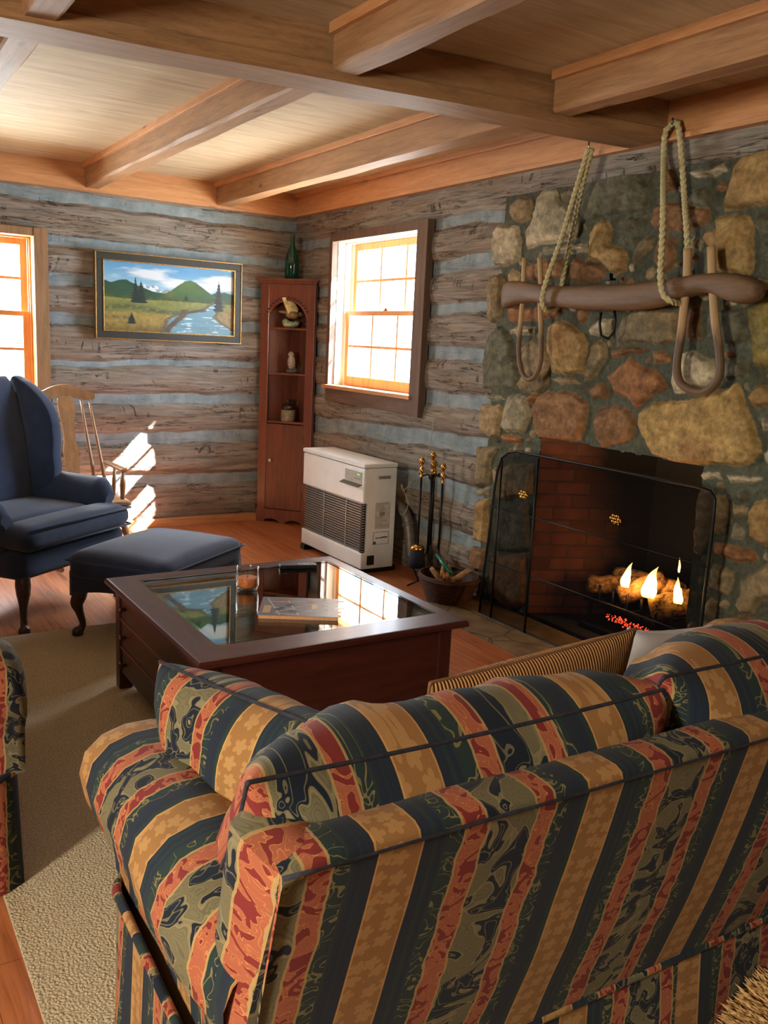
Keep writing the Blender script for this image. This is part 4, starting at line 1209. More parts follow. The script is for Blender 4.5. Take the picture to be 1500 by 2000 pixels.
m = MB(); m.box(hx0 - .035, hx0 + .001, hy0 + .03, hy0 + .265, .590, .596, .001, rot=Matrix.Rotation(radians(-22), 3, 'Y'), piv=(hx0, hy0 + .1, .594))
m.build('flap', plain('dark_flap', rgb(92, 88, 78), .4), ht)
m = MB(); m.box(hx0 + .11, hx0 + .20, hy0 - .002, hy0 + .002, .630, .650, .001)
hd = m.build('side_grip', plain('grip_recess', rgb(120, 116, 106), .5), ht)
m = MB(); m.box(hx0 + .095, hx0 + .205, hy0 - .0025, hy0 + .001, .655, .660); m.box(hx0 + .095, hx0 + .205, hy0 - .0025, hy0 + .001, .618, .623)
m.box(hx0 + .095, hx0 + .1, hy0 - .0025, hy0 + .001, .62, .66); m.box(hx0 + .2, hx0 + .205, hy0 - .0025, hy0 + .001, .62, .66)
m.build('grip_rim', MAT_HW, ht)
m = MB(); m.box(hx0 + .095, hx0 + .205, hy0 - .0015, hy0, .30, .475); lb = m.build('rating_label', plain('rating_label', rgb(186, 182, 172), .5), ht)
m = MB()
for k in range(17):
    z = .466 - k * .0095
    if 6 <= k <= 8: continue
    wv = rng.uniform(.05, .098); m.box(hx0 + .10, hx0 + .10 + wv, hy0 - .002, hy0 - .001, z - .0016, z + .0016)
m.box(hx0 + .128, hx0 + .168, hy0 - .002, hy0 - .001, .385, .412)
for a, b, c, d in ((.095, .205, .4735, .475), (.095, .205, .30, .3015), (.095, .0965, .30, .475), (.2035, .205, .30, .475)): m.box(hx0 + a, hx0 + b, hy0 - .002, hy0 - .001, c, d)
m.build('label_print', plain('label_print', rgb(128, 122, 112), .6), lb)
m = MB()
for a, b, c, d in ((.085, .205, .278, .280), (.085, .205, .196, .198), (.085, .087, .196, .28), (.2035, .205, .196, .28)): m.box(hx0 + a, hx0 + b, hy0 - .002, hy0 + .001, c, d)
for k, wv in enumerate((.012, .009, .013, .010)): m.box(hx0 + .105 + k * .013, hx0 + .105 + k * .013 + wv * .8, hy0 - .002, hy0 + .001, .236, .243)
for k in range(6): m.box(hx0 + .152 + k * .0075, hx0 + .158 + k * .0075, hy0 - .002, hy0 + .001, .238, .246)
m.lathe([(.009, 0), (.009, -.003), (0, -.003)], (hx0 + .098, hy0, .208), 14, 'Y')
m.build('access_plate_print', plain('dark_print', rgb(60, 56, 50), .5), ht)
m = MB(); m.box(hx0 + .045, hx0 + .10, hy0 - .002, hy0 + .004, .06, .125, .002); m.build('cord_recess', plain('black_recess', rgb(14, 14, 14), .6), ht)
for yy in (hy0 + .03, hy1 - .09):
    m = MB(); m.box(hx0 - .02, hx1 + .04, yy, yy + .06, 0, hz0 + .001, .003); m.build('foot', MAT_HG, ht)
m = MB(); m.tube(spline([(3.15, 4.93, .43), (3.20, 4.90, .44), (3.24, 4.80, .40), (3.245, 4.74, .30), (3.25, 4.70, .10)]), .035, 14)
m.tube([(3.245, 4.755, .33), (3.247, 4.745, .31)], .042, 14)
tag(m.build('vent_pipe', plain('grey_vent_pipe', rgb(112, 104, 96), .5, .4)), 'grey vent pipe bending down behind the right end of the space heater', 'pipe')
w0 = at(848, 805, 0, RX - .02); w1 = at(843, 850, 0, RX - .03)
m = MB(); m.tube(spline([w0, w1, at(835, 885, 0, 3.27), at(812, 930, 0, 3.25), at(788, 958, 0, 3.2), at(784, 945, 0, 3.17), at(790, 962, 0, 3.19), at(797, 985, 0, 3.2), at(788, 1005, 0, 3.18), at(781, 1002, 0, 3.16)]), .0022, 6)
tag(m.build('wire', plain('thin_pale_wire', rgb(170, 160, 130), .5)), 'thin pale wire hanging from the window corner to the space heater', 'wire')

# ------------------------------------------------------------------ fireplace tools
MAT_POLBRASS = plain('polished_brass', rgb(206, 160, 84), 0.18, 1.0, nscale=60, namt=.1)
TX, TY = 3.14, 4.36
ft = empty('tool_stand', (TX, TY, 0)); tag(ft, 'black iron stand with a brass finial for fireplace tools beside the hearth', 'tool stand')
m = MB(); m.tube([(0, 0, .22), (0, 0, .72)], .009, 8); m.build('post', MAT_IRON, ft)
def handle_prof(): return [(0, .0), (.010, .002), (.012, .012), (.007, .018), (.010, .03), (.016, .045), (.012, .062), (.007, .070), (.009, .076), (.007, .082), (.015, .092), (.019, .106), (.015, .12), (.006, .128), (0, .13)]
m = MB(); m.lathe([(r, z + .73) for r, z in handle_prof()], (0, 0, 0), 16); m.build('finial', MAT_POLBRASS, ft)
m = MB()
for a in (0.4, 2.2, 3.9, 5.4): m.tube([(0, 0, .70), (.03 * cos(a), .03 * sin(a), .715), (.07 * cos(a), .07 * sin(a), .70), (.085 * cos(a), .085 * sin(a), .715)], .006, 6)
m.build('hook_arm', MAT_IRON, ft)
for a in (0.6, 2.7, 4.8):
    m = MB(); m.tube([(0, 0, .24), (.02 * cos(a), .02 * sin(a), .20), (.085 * cos(a), .085 * sin(a), .12), (.05 * cos(a), .05 * sin(a), .04), (.12 * cos(a), .12 * sin(a), .008)], .007, 6)
    m.build('leg', MAT_IRON, ft)
def ftool(nm, dx, dy, lab, ztop, kind):
    e = empty(nm, (TX + dx, TY + dy, 0)); tag(e, lab, 'fireplace tool', 'fireplace tools on the stand')
    m = MB(); m.lathe([(r * 1.0, z + ztop - .13) for r, z in handle_prof()], (0, 0, 0), 14); m.build('grip', MAT_POLBRASS, e)
    m = MB(); m.tube([(0, 0, ztop - .125), (0, 0, .26)], .007, 8); m.build('shaft', MAT_IRON, e)
    m = MB()
    if kind == 'brush':
        m.lathe([(.012, .27), (.04, .262), (.046, .24), (.044, .235)], (0, 0, 0), 16); b = m.build('brush_cap', MAT_POLBRASS, e)
        m = MB(); m.lathe([(.04, .245), (.05, .17), (.056, .125), (0, .125)], (0, 0, 0), 18); m.build('bristles', plain('navy_black_bristles', rgb(22, 26, 44), .9, nscale=120), e)
    if kind == 'shovel':
        m.prism([(-.05, .10), (.05, .10), (.055, .22), (.02, .26), (-.02, .26), (-.055, .22)], lambda x, z: Vector((x * .4, x, z)), lambda x, z: Vector((x * .4 + .006, x, z)))
        m.build('pan', MAT_IRON, e)
    if kind == 'poker':
        m.tube([(0, 0, .27), (0, 0, .16), (0, 0, .10)], [.007, .006, .001], 8); m.tube([(0, 0, .17), (.012, -.02, .165), (.012, -.03, .185)], .004, 6)
        m.build('tip', MAT_IRON, e)
ftool('hearth_brush', -.045, .05, 'hearth brush with brass handle and dark bristles, leftmost tool on the stand', .82, 'brush')
ftool('fire_shovel', .05, .045, 'black fire shovel with brass handle hanging at the back of the stand', .80, 'shovel')
ftool('fire_poker', .02, -.085, 'black poker with brass handle, rightmost tool on the stand', .80, 'poker')

# ------------------------------------------------------------------ kindling basket
BX, BYY = 3.09, 4.06
bk = empty('wicker_basket', (BX, BYY, 0)); tag(bk, 'dark wicker basket of kindling on the floor beside the fire screen', 'basket')
MAT_WICK = plain('dark_wicker', rgb(72, 44, 32), 0.75, nscale=60, namt=.4, bump=.5)
m = MB()
def bfn(i, j):
    f = i / 17; a = 2 * pi * j / 72
    r = .115 + .05 * f + .004 * cos(a * 18 + (i % 2) * pi) + (.008 if i == 17 else 0)
    return Vector((r * cos(a), r * 1.15 * sin(a), .004 + .15 * f))
m.grid(18, 72, bfn, closev=True); m.lathe([(0, .006), (.115, .006)], (0, 0, 0), 36)
m.build('woven_side', MAT_WICK, bk, solid=.008)
for rr_, zz in ((.168, .155), (.172, .148), (.165, .163)):
    m = MB(); m.tube([(rr_ * cos(a), rr_ * 1.15 * sin(a), zz) for a in [k * 2 * pi / 40 for k in range(40)]], .006, 6, closed=True); m.build('rim', MAT_WICK, bk)
kind = [((-.06, .05, .03), (.10, -.10, .20), .016, 'pale'), ((.05, .09, .04), (-.07, -.06, .17), .02, 'dark'), ((-.09, -.02, .04), (.04, .10, .21), .018, 'dark'), ((0, -.1, .03), (.03, .06, .19), .015, 'pale'),
        ((-.05, -.1, .04), (-.09, .08, .18), .016, 'pale')]
for k, (a, b, r, s) in enumerate(kind):
    m = MB(); o_ = Vector((BX, BYY, .03)); logmesh(m, Vector(a) * .9 + o_, Vector(b) * .9 + o_, r, k, 10, 8)
    tag(m.build('kindling_stick', bark_mat('pale_split_wood', rgb(140, 104, 70), rgb(186, 150, 108)) if s == 'pale' and k == 0 else (bpy.data.materials['pale_split_wood'] if s == 'pale' else MAT_FLOG)),
        {0: 'pale split kindling stick lying on top in the wicker basket', 1: 'dark bark-covered stick leaning in the wicker basket', 2: 'long dark stick at the back of the wicker basket', 3: 'pale kindling stick at the near side of the wicker basket', 4: 'pale kindling stick at the left inside the wicker basket'}[k], 'kindling', 'kindling in the basket')
m = MB(); p0, p1 = at(852, 1082, 0, 3.10), at(882, 1122, 0, 3.10)
m.tube([p0, p0.lerp(p1, .3), p0.lerp(p1, .35), p1], [.008, .010, .014, .014], 12)
tag(m.build('torch_lighter', plain('teal_plastic', rgb(10, 108, 92), .35)), 'teal tube-shaped lighter stuck upright in the kindling basket', 'lighter')
# ------------------------------------------------------------------ rug
def rug_mat():
    t = NT('beige_woven_carpet', 0.95, 0.1); v = t.coord('Object')
    n = t.noise(v, 160, 3, 0.7); vo = t.voro(v, 130)
    big = t.noise(v, 3, 3)
    t.color(t.mix(0.35, t.ramp(n, [(0.3, rgb(184, 168, 136)), (0.7, rgb(236, 224, 196))]), t.ramp(vo, [(0.1, rgb(214, 200, 170)), (0.6, rgb(120, 102, 78))])))
    t.bump(t.math('SUBTRACT', n, vo), 0.8, 0.006); return t.m
m = MB(); m.box(.325, 2.32, -1.4, 4.40, .001, .013, .004)
tag(m.build('area_rug', rug_mat()), 'large beige woven rug under the coffee table and sofas', 'rug')

# ------------------------------------------------------------------ coffee table
MAT_MAHOG = wood('mahogany', rgb(46, 20, 16), rgb(78, 34, 26), 'X', rough=0.38, spec=.3, coat=0.08, bump=.03)
MAT_MAHOGY = wood('mahogany_y', rgb(46, 20, 16), rgb(78, 34, 26), 'Y', rough=0.38, spec=.3, coat=0.08, bump=.03)
MAT_MAHOGZ = wood('mahogany_z', rgb(44, 18, 16), rgb(72, 30, 24), 'Z', rough=0.35, bump=.03)
tb = empty('coffee_table'); tag(tb, 'square dark mahogany coffee table with a glass display top and side drawers', 'table')
tx0, tx1, ty0, ty1, tz = .948, 2.022, 2.512, 3.609, .48
gx0, gx1, gy0, gy1 = 1.063, 1.962, 2.640, 3.520
def mitre(m, side):
    o = [(tx0, ty0), (tx1, ty0), (tx1, ty1), (tx0, ty1)]; i = [(gx0, gy0), (gx1, gy0), (gx1, gy1), (gx0, gy1)]
    a, b = side, (side + 1) % 4
    def ins(p, d):
        cx, cy = (tx0 + tx1) / 2, (ty0 + ty1) / 2
        return (p[0] + (d if p[0] < cx else -d), p[1] + (d if p[1] < cy else -d))
    lay = [(0.012, tz - .030), (0.0, tz - .022), (0, tz - .010), (.006, tz - .001), (.012, tz)]
    rows = [[(*ins(o[a], d), z), (*ins(o[b], d), z)] for d, z in lay] + [[(*i[a], tz), (*i[b], tz)], [(*i[a], tz - .03), (*i[b], tz - .03)]]
    V = [[m.bm.verts.new(p) for p in r] for r in rows]
    for r0, r1 in zip(V, V[1:]): m.bm.faces.new((r0[0], r0[1], r1[1], r1[0]))
    m.bm.faces.new((V[-1][0], V[-1][1], V[0][1], V[0][0])); m.bm.faces.new([r[0] for r in V]); m.bm.faces.new([r[1] for r in reversed(V)])
for s in range(4):
    m = MB(); mitre(m, s); m.build('top_rail', MAT_MAHOG if s % 2 == 0 else MAT_MAHOGY, tb)
MAT_TGLASS = glass_mat('table_glass', (0.80, 0.90, 0.87, 1), 1.5, 1.9)
m = MB(); m.box(gx0 + .001, gx1 - .001, gy0 + .001, gy1 - .001, tz - .009, tz - .003); m.build('glass_top', MAT_TGLASS, tb)
m = MB(); w = .014
for (a, b, c, d) in ((gx0, gx1, gy0, gy0 + w), (gx0, gx1, gy1 - w, gy1), (gx0, gx0 + w, gy0 + w, gy1 - w), (gx1 - w, gx1, gy0 + w, gy1 - w)):
    m.box(a + .0005, b - .0005, c + .0005, d - .0005, tz - .0028, tz - .0005)
m.build('glass_bevel', glass_mat('green_glass_edge', (0.35, 0.62, 0.56, 1), 1.6, 2.2, .05), tb)
bx0, bx1, by0, by1 = tx0 + .035, tx1 - .045, ty0 + .045, ty1 - .035
m = MB()
for x in (bx0, bx1 - .055):
    for y in (by0, by1 - .055):
        mm = MB(); mm.box(x, x + .055, y, y + .055, .013, tz - .03, .004); mm.build('leg', MAT_MAHOGZ, tb)
m.box(bx0 + .055, bx1 - .055, by0 + .008, by0 + .024, .085, tz - .03); m.build('end_panel', MAT_MAHOG, tb)
m = MB(); m.box(bx0 + .055, bx1 - .055, by1 - .024, by1 - .008, .085, tz - .03); m.build('end_panel', MAT_MAHOG, tb)
m = MB(); m.box(bx1 - .024, bx1 - .008, by0 + .055, by1 - .055, .085, tz - .03); m.build('side_panel', MAT_MAHOGY, tb)
m = MB(); m.box(bx0 + .03, bx1 - .03, by0 + .02, by1 - .02, .30, .315); m.build('display_tray', plain('dark_felt', rgb(20, 20, 20), .95), tb)
m = MB(); m.box(bx0 + .03, bx1 - .03, by0 + .02, by1 - .02, .08, .095); m.build('bottom_board', MAT_MAHOGY, tb)
zr = [(.325, .440), (.205, .318), (.088, .198)]
m = MB()
for z in (.3185 + .001, .1985): m.box(bx0 + .004, bx0 + .03, by0 + .055, by1 - .055, z - .0, z + .0065)
m.box(bx0 + .004, bx0 + .03, by0 + .055, by1 - .055, .44, tz - .03)
m.build('drawer_rail', wood('worn_mahogany_edge', rgb(84, 42, 30), rgb(118, 62, 44), 'Y', rough=.35), tb)
for (z0, z1) in zr:
    m = MB(); m.box(bx0 + .008, bx0 + .026, by0 + .058, by1 - .058, z0 + .002, z1 - .002, .003); d = m.build('drawer', MAT_MAHOGY, tb)
    for yy in (by1 - .12, by0 + .15):
        m = MB(); m.lathe([(.006, .0), (.006, -.012), (.013, -.018), (.015, -.026), (.010, -.032), (0, -.033)], (bx0 + .008, yy, (z0 + z1) / 2), 14, 'X'); m.build('knob', MAT_MAHOGZ, d)

# things on the table
MAT_CLEAR = glass_mat('clear_jar_glass', (0.96, 0.97, 0.97, 1), 1.5, 1.6)
cj = at(483, 1150, 2, tz); cn = empty('candle_jar', (cj.x, cj.y, tz - .003)); tag(cn, 'orange candle in a clear glass jar on the coffee table', 'candle')
CR = .046
m = MB()
m.lathe([(0, .004), (.030, .004), (.036, .0), (.041, .006), (CR, .020), (CR, .075), (.044, .083), (.045, .092), (.047, .096), (.044, .098), (.042, .092), (.041, .083), (CR - .004, .074), (CR - .004, .022), (.037, .012), (0, .011)], (0, 0, 0), 36)
m.build('glass_jar', MAT_CLEAR, cn)
m = MB(); m.lathe([(0, .012), (.036, .013), (CR - .005, .022), (CR - .005, .050), (CR - .008, .053), (.02, .051), (0, .051)], (0, 0, 0), 32)
t = NT('orange_wax', .5); t.color(t.ramp(t.noise(t.coord(), 30, 3), [(.3, rgb(196, 104, 44)), (.7, rgb(222, 134, 70))])); t.b.inputs['Subsurface Weight'].default_value = .3; t.b.inputs['Subsurface Radius'].default_value = (.02, .008, .003)
m.build('wax', t.m, cn)
m = MB(); m.tube([(0, 0, .05), (.002, 0, .062)], .0012, 6); m.build('wick', MAT_IRON, cn)
rm0 = at(582, 1108, 2, tz)
rm = empty('remote_control', (rm0.x, rm0.y, tz - .003), radians(-18)); tag(rm, 'slim dark remote control lying at the far edge of the table glass', 'remote')
m = MB(); m.box(-.085, .085, -.022, .022, 0, .018, .006, 3); m.build('body', plain('black_plastic', rgb(24, 26, 30), .35), rm)
m = MB()
for i in range(6):
    for k in range(3): m.box(.0 + i * .012, .008 + i * .012, -.014 + k * .011, -.006 + k * .011, .018, .0195, .001)
m.build('buttons', plain('grey_buttons', rgb(150, 156, 160), .4), rm)
# magazine
q = [at(503, 1207, 2, tz), at(662, 1212, 2, tz), at(655, 1175, 2, tz), at(512, 1173, 2, tz)]
e1 = (q[1] - q[0]); ang = atan2(e1.y, e1.x); L = e1.length * .99; Wd = .235
mg = empty('magazine', (q[0].x, q[0].y, tz - .003), ang); tag(mg, 'thick magazine with a collage cover lying on the table glass', 'magazine')
m = MB(); m.box(.003, L - .003, .003, Wd - .003, .001, .014); m.build('pages', plain('paper_edge', rgb(206, 150, 104), .8, nscale=200), mg)
m = MB(); m.box(0, L, 0, Wd, .014, .0152); m.box(0, L, 0, Wd, 0, .001); m.box(0, L, Wd - .002, Wd, 0, .015); m.build('cover', plain('slate_cover', rgb(104, 106, 116), .35), mg)
m = MB(); zt_ = .0153
MAT_PRN = plain('cover_print_pale', rgb(206, 196, 186), .35); MAT_PRR = plain('cover_print_red', rgb(158, 74, 62), .35); MAT_PRT = plain('cover_print_tan', rgb(190, 160, 110), .35); MAT_PRD = plain('cover_print_dark', rgb(44, 40, 44), .35)
def strip(m, a, b, w):
    a, b = Vector((*a, 0)), Vector((*b, 0)); d = (b - a).normalized(); n_ = Vector((-d.y, d.x, 0)) * w
    vs = [m.bm.verts.new(p + Vector((0, 0, zt_ + dz))) for dz in (0, .0003) for p in (a + n_, b + n_, b - n_, a - n_)]
    m.bm.faces.new(vs[4:]); m.bm.faces.new(vs[:4])
    for k in range(4): m.bm.faces.new((vs[k], vs[(k + 1) % 4], vs[4 + (k + 1) % 4], vs[4 + k]))
for a, b in (((.02, .22), (.08, .01)), ((.06, .04), (.20, .16)), ((.05, .10), (.21, .06)), ((.10, .20), (.15, .01)), ((.03, .17), (.20, .19)), ((.14, .02), (.21, .09)), ((.06, .03), (.15, .015))): strip(m, a, b, .0018)
for k in range(4): strip(m, (.235 + .0 * k, .03 + .05 * k), (.26, .03 + .05 * k), .003); strip(m, (.235, .05 + .05 * k), (.26, .045 + .05 * k), .003); strip(m, (.246, .03 + .05 * k), (.246, .055 + .05 * k), .003)
strip(m, (.28, .10), (.32, .11), .012); strip(m, (.275, .15), (.31, .16), .006)
m.build('cover_print', MAT_PRN, mg)
def patch(mat, z, *a):
    global zt_
    zt_ = z; m = MB(); strip(m, *a); m.build('cover_patch', mat, mg)
patch(MAT_PRR, .0153, (.05, .19), (.11, .20), .010); patch(MAT_PRR, .0153, (.17, .18), (.20, .19), .012); patch(MAT_PRR, .0153, (.29, .2), (.32, .2), .01)
patch(MAT_PRT, .0157, (.028, .03), (.028, .12), .014); patch(MAT_PRT, .0157, (.205, .09), (.205, .15), .010)
patch(MAT_PRD, .0155, (.06, .07), (.09, .10), .01); patch(MAT_PRD, .0155, (.11, .05), (.14, .06), .012); patch(MAT_PRD, .0155, (.10, .12), (.12, .15), .012)

# ------------------------------------------------------------------ blue wing chair and ottoman
def blue_mat():
    t = NT('navy_blue_upholstery', 0.9, 0.2); v = t.coord('Object')
    n = t.noise(v, 300, 2); n2 = t.noise(v, 12, 4)
    t.color(t.mix(0.5, t.ramp(n, [(.3, rgb(28, 38, 62)), (.7, rgb(48, 62, 92))]), t.ramp(n2, [(.3, rgb(30, 42, 66)), (.7, rgb(46, 60, 88))])))
    t.b.inputs['Sheen Weight'].default_value = .25; t.bump(n, .35, .002); return t.m
MAT_BLUE = blue_mat()
MAT_DLEG = wood('dark_walnut_leg', rgb(34, 18, 14), rgb(62, 34, 24), 'Z', rough=.3, coat=.4)
def softbox(m, x0, x1, y0, y1, z0, z1, p=.18, puff=0.0, n=14, uvs=None):
    """rounded cushion block: superellipsoid with puffed faces"""
    cx, cy, cz = (x0 + x1) / 2, (y0 + y1) / 2, (z0 + z1) / 2; ax, ay, az = (x1 - x0) / 2, (y1 - y0) / 2, (z1 - z0) / 2
    N_ = n + 1; D_ = {}
    def gv(i, j, k):
        if (i, j, k) not in D_: D_[(i, j, k)] = m.bm.verts.new((-1 + 2 * i / N_, -1 + 2 * j / N_, -1 + 2 * k / N_))
        return D_[(i, j, k)]
    for a in range(N_):
        for b in range(N_):
            for q in (0, N_):
                for pk in (lambda u, w: (q, u, w), lambda u, w: (u, q, w), lambda u, w: (u, w, q)):
                    m.bm.faces.new([gv(*pk(a, b)), gv(*pk(a + 1, b)), gv(*pk(a + 1, b + 1)), gv(*pk(a, b + 1))])
    vs = list(D_.values())
    fs = set()
    for v in vs:
        x, y, z = v.co
        R = min(ax, ay, az) * p * 2 if p < 1 else min(ax, ay, az)
        X, Y, Z = x * ax, y * ay, z * az
        ix, iy, iz = max(ax - R, 0), max(ay - R, 0), max(az - R, 0)
        qx, qy, qz = max(-ix, min(ix, X)), max(-iy, min(iy, Y)), max(-iz, min(iz, Z))
        d = Vector((X - qx, Y - qy, Z - qz))
        if d.length > 1e-9: d = d.normalized() * R
        X, Y, Z = qx + d.x, qy + d.y, qz + d.z
        if puff:
            Z += puff * math.copysign(1, z) * (1 - x * x) * (1 - y * y) * abs(z) ** 2
        v.co = Vector((cx + X, cy + Y, cz + Z))
        fs |= set(v.link_faces)
    for f in fs: f.smooth = True
    return list(vs)
wc = empty('wing_chair', (.875, 4.915, 0), radians(37.5)); tag(wc, 'navy blue upholstered wing chair with dark curved legs left of the ottoman', 'armchair')
m = MB(); vs = softbox(m, -.415, .415, -.345, .36, .265, .42, .35)
m.build('seat_base', MAT_BLUE, wc)
m = MB(); softbox(m, -.325, .325, -.20, .27, .415, .54, .45, .014); softbox(m, -.415, .415, -.385, -.17, .415, .54, .45, .01)
m.build('seat_cushion', MAT_BLUE, wc)
m = MB(); m.tube([(-.40, -.383, .525), (.40, -.383, .525), (.413, -.36, .525), (.413, -.2, .525)], .006, 8); m.tube([(-.40, -.383, .43), (.40, -.383, .43), (.413, -.36, .43), (.413, -.2, .43)], .006, 8)
m.build('piping', MAT_BLUE, wc)
m = MB()
def backfn(i, j):
    # i up, j around a rounded slab section
    f = i / 20; z = .42 + .79 * f; a = 2 * pi * j / 36
    wdt = .335 + .015 * sin(pi * f); th = .062 * (1 - .25 * f)
    top = 1.0 if f < .93 else sqrt(max(0.001, 1 - ((f - .93) / .075) ** 2))
    cx_, sx_ = cos(a), sin(a); q = lambda t: math.copysign(abs(t) ** .45, t)
    return Vector((wdt * q(cx_) * (.93 + .07 * top), .27 + .13 * f - .03 * sin(pi * f) + th * q(sx_) * top, z))
V = m.grid(21, 36, backfn, closev=True); m.bm.faces.new(V[-1]); m.bm.faces.new(list(reversed(V[0])))
m.build('backrest', MAT_BLUE, wc)
def plate(outline, x0, thick, lean=0.0, nm='wing', bul=.02, zref=.6):
    """closed outline in (y,z): a padded panel, rounded over at its edge"""
    m = MB(); n = len(outline); cy = sum(p[0] for p in outline) / n; cz = sum(p[1] for p in outline) / n
    rings = []
    for s, off in ((-1, .0), (-1, 0.86), (-.75, .95), (-.3, 1.0), (.3, 1.0), (.75, .95), (1, .86), (1, 0)):
        ring = []
        for (y, z) in outline:
            Y, Z = cy + (y - cy) * (off if off else .001), cz + (z - cz) * (off if off else .001)
            if off == .86: Y, Z = y + (cy - y) * .04 + (-.0), z + (cz - z) * .03
            if off == .95: Y, Z = y + (cy - y) * .015, z + (cz - z) * .01
            ring.append(m.bm.verts.new((x0 + s * thick / 2 + (bul * s if off == 0 else 0) + lean * (Z - zref), Y, Z)))
        rings.append(ring)
    for A, B in zip(rings, rings[1:]):
        for k in range(n):
            f = m.bm.faces.new((A[k], A[(k + 1) % n], B[(k + 1) % n], B[k])); f.smooth = True
    return m
def catmull(P, k=6, closed=True):
    n = len(P); Q = []
    for i in range(n):
        p0, p1, p2, p3 = P[(i - 1) % n], P[i], P[(i + 1) % n], P[(i + 2) % n]
        for s in range(k):
            t_ = s / k
            Q.append(tuple(0.5 * ((2 * p1[c]) + (p2[c] - p0[c]) * t_ + (2 * p0[c] - 5 * p1[c] + 4 * p2[c] - p3[c]) * t_ ** 2 + (3 * p1[c] - p0[c] - 3 * p2[c] + p3[c]) * t_ ** 3) for c in range(2)))
    return Q
wing_out = catmull([(.41, 1.19), (.33, 1.19), (.25, 1.145), (.17, 1.08), (.115, .99), (.095, .88), (.095, .78), (.085, .69), (.12, .61), (.25, .55), (.36, .60), (.40, .90)])
for s in (-1, 1):
    m = plate(wing_out, s * .365, .075, s * .05); m.build('wing', MAT_BLUE, wc)
arm_prof = [(-.045, .30), (-.045, .50), (-.045, .60), (-.02, .645), (.01, .672), (.04, .685), (.075, .68), (.095, .65), (.09, .615), (.06, .595), (.045, .56), (.045, .40), (.045, .30)]
for s in (-1, 1):
    m = MB(); n = 16
    def afn(i, j):
        f = i / n; y = .27 - .50 * f
        x, z = arm_prof[j]
        k = 1 - .10 * (1 - f)
        end = 1.0 if i < n - 1 else (.86 if i == n - 1 else .6)
        x_ = .015 + (x - .015) * end; zz = .5 + (z * (1) - .5) * (end if z > .5 else 1)
        return Vector((s * (.37 + x_ * k), y - .02 * (1 if z > .55 else 0) * f, zz - .015 * f * (z > .5)))
    V = m.grid(n + 1, len(arm_prof), afn, closev=True)
    m.bm.faces.new(V[0]); m.bm.faces.new(list(reversed(V[-1])))
    m.build('arm', MAT_BLUE, wc)
def cabriole(m, x, y, ztop, fx, fy, k=1.0):
    P = [(x, y, ztop + .02), (x + fx * .012, y + fy * .012, ztop - .03), (x + fx * .022, y + fy * .022, ztop - .07), (x + fx * .014, y + fy * .014, ztop * .52), (x + fx * .002, y + fy * .002, ztop * .26), (x + fx * .008, y + fy * .008, .035), (x + fx * .02, y + fy * .02, .018), (x + fx * .02, y + fy * .02, .001)]
    Rr = [.034 * k, .038 * k, .034 * k, .022 * k, .0165 * k, .019 * k, .030 * k, .028 * k]
    P = [Vector(p) for p in P]; Q = spline(P, 5); RR = list(np.interp(np.linspace(0, len(P) - 1, len(Q)), range(len(P)), Rr))
    m.tube(Q, RR, 14)
for x, y, fx, fy in ((-.355, -.30, -1, -1), (.355, -.30, 1, -1)):
    m = MB(); cabriole(m, x, y, .275, fx * .8, fy * .8, 1.0); m.build('front_leg', MAT_DLEG, wc)
for s in (-1, 1):
    m = MB(); m.tube([(s * .33, .28, .29), (s * .33, .30, .15), (s * .335, .36, .002)], [.028, .024, .018], 10); m.build('rear_leg', MAT_DLEG, wc)

ot = empty('ottoman', (1.405, 4.285, 0.0125), radians(37.5)); tag(ot, 'navy blue upholstered footstool with dark curved legs behind the coffee table', 'ottoman')
ohx, ohy = .365, .285
m = MB(); vs = softbox(m, -ohx, ohx, -ohy, ohy, .285, .425, .35, .0)
for v in vs:
    if v.co.z > .38: v.co.z += .035 * (1 - (v.co.x / ohx) ** 2) * (1 - (v.co.y / ohy) ** 2) + .0
m.build('cushion_top', MAT_BLUE, ot)
m = MB(); n = 24
per = []
for k in range(4 * n):
    s_, f = divmod(k, n); f = f / n
    A = [(-1, -1), (1, -1), (1, 1), (-1, 1)][s_]; B = [(1, -1), (1, 1), (-1, 1), (-1, -1)][s_]
    px_, py_ = (A[0] + (B[0] - A[0]) * f) * (ohx - .012), (A[1] + (B[1] - A[1]) * f) * (ohy - .012)
    zb = .205 + .045 * sin(pi * f) ** .8 if True else .2
    per.append((px_, py_, zb))
def opf(i, j):
    x, y, zb = per[i]; return Vector((x, y, zb + (.33 - zb) * j / 3))
m.grid(4 * n, 4, opf, closeu=True); m.build('apron', MAT_BLUE, ot, solid=.012)
m = MB()
m.tube([(x * 1.035, y * 1.045, .385) for x, y, z in per], .005, 6, closed=True); m.build('piping', MAT_BLUE, ot)
for sx in (-1, 1):
    for sy in (-1, 1):
        m = MB(); cabriole(m, sx * (ohx - .055), sy * (ohy - .055), .235, sx * .9, sy * .9, .95); m.build('leg', MAT_DLEG, ot)

# ------------------------------------------------------------------ rocking chair behind the wing chair
MAT_MAPLE = wood('honey_maple', rgb(140, 100, 64), rgb(178, 136, 94), 'Z', rough=.4, coat=.2)
rk = empty('rocking_chair', (1.385, 5.76, 0), radians(2)); tag(rk, 'honey wooden rocking chair with a splat back standing behind the wing chair', 'rocking chair')
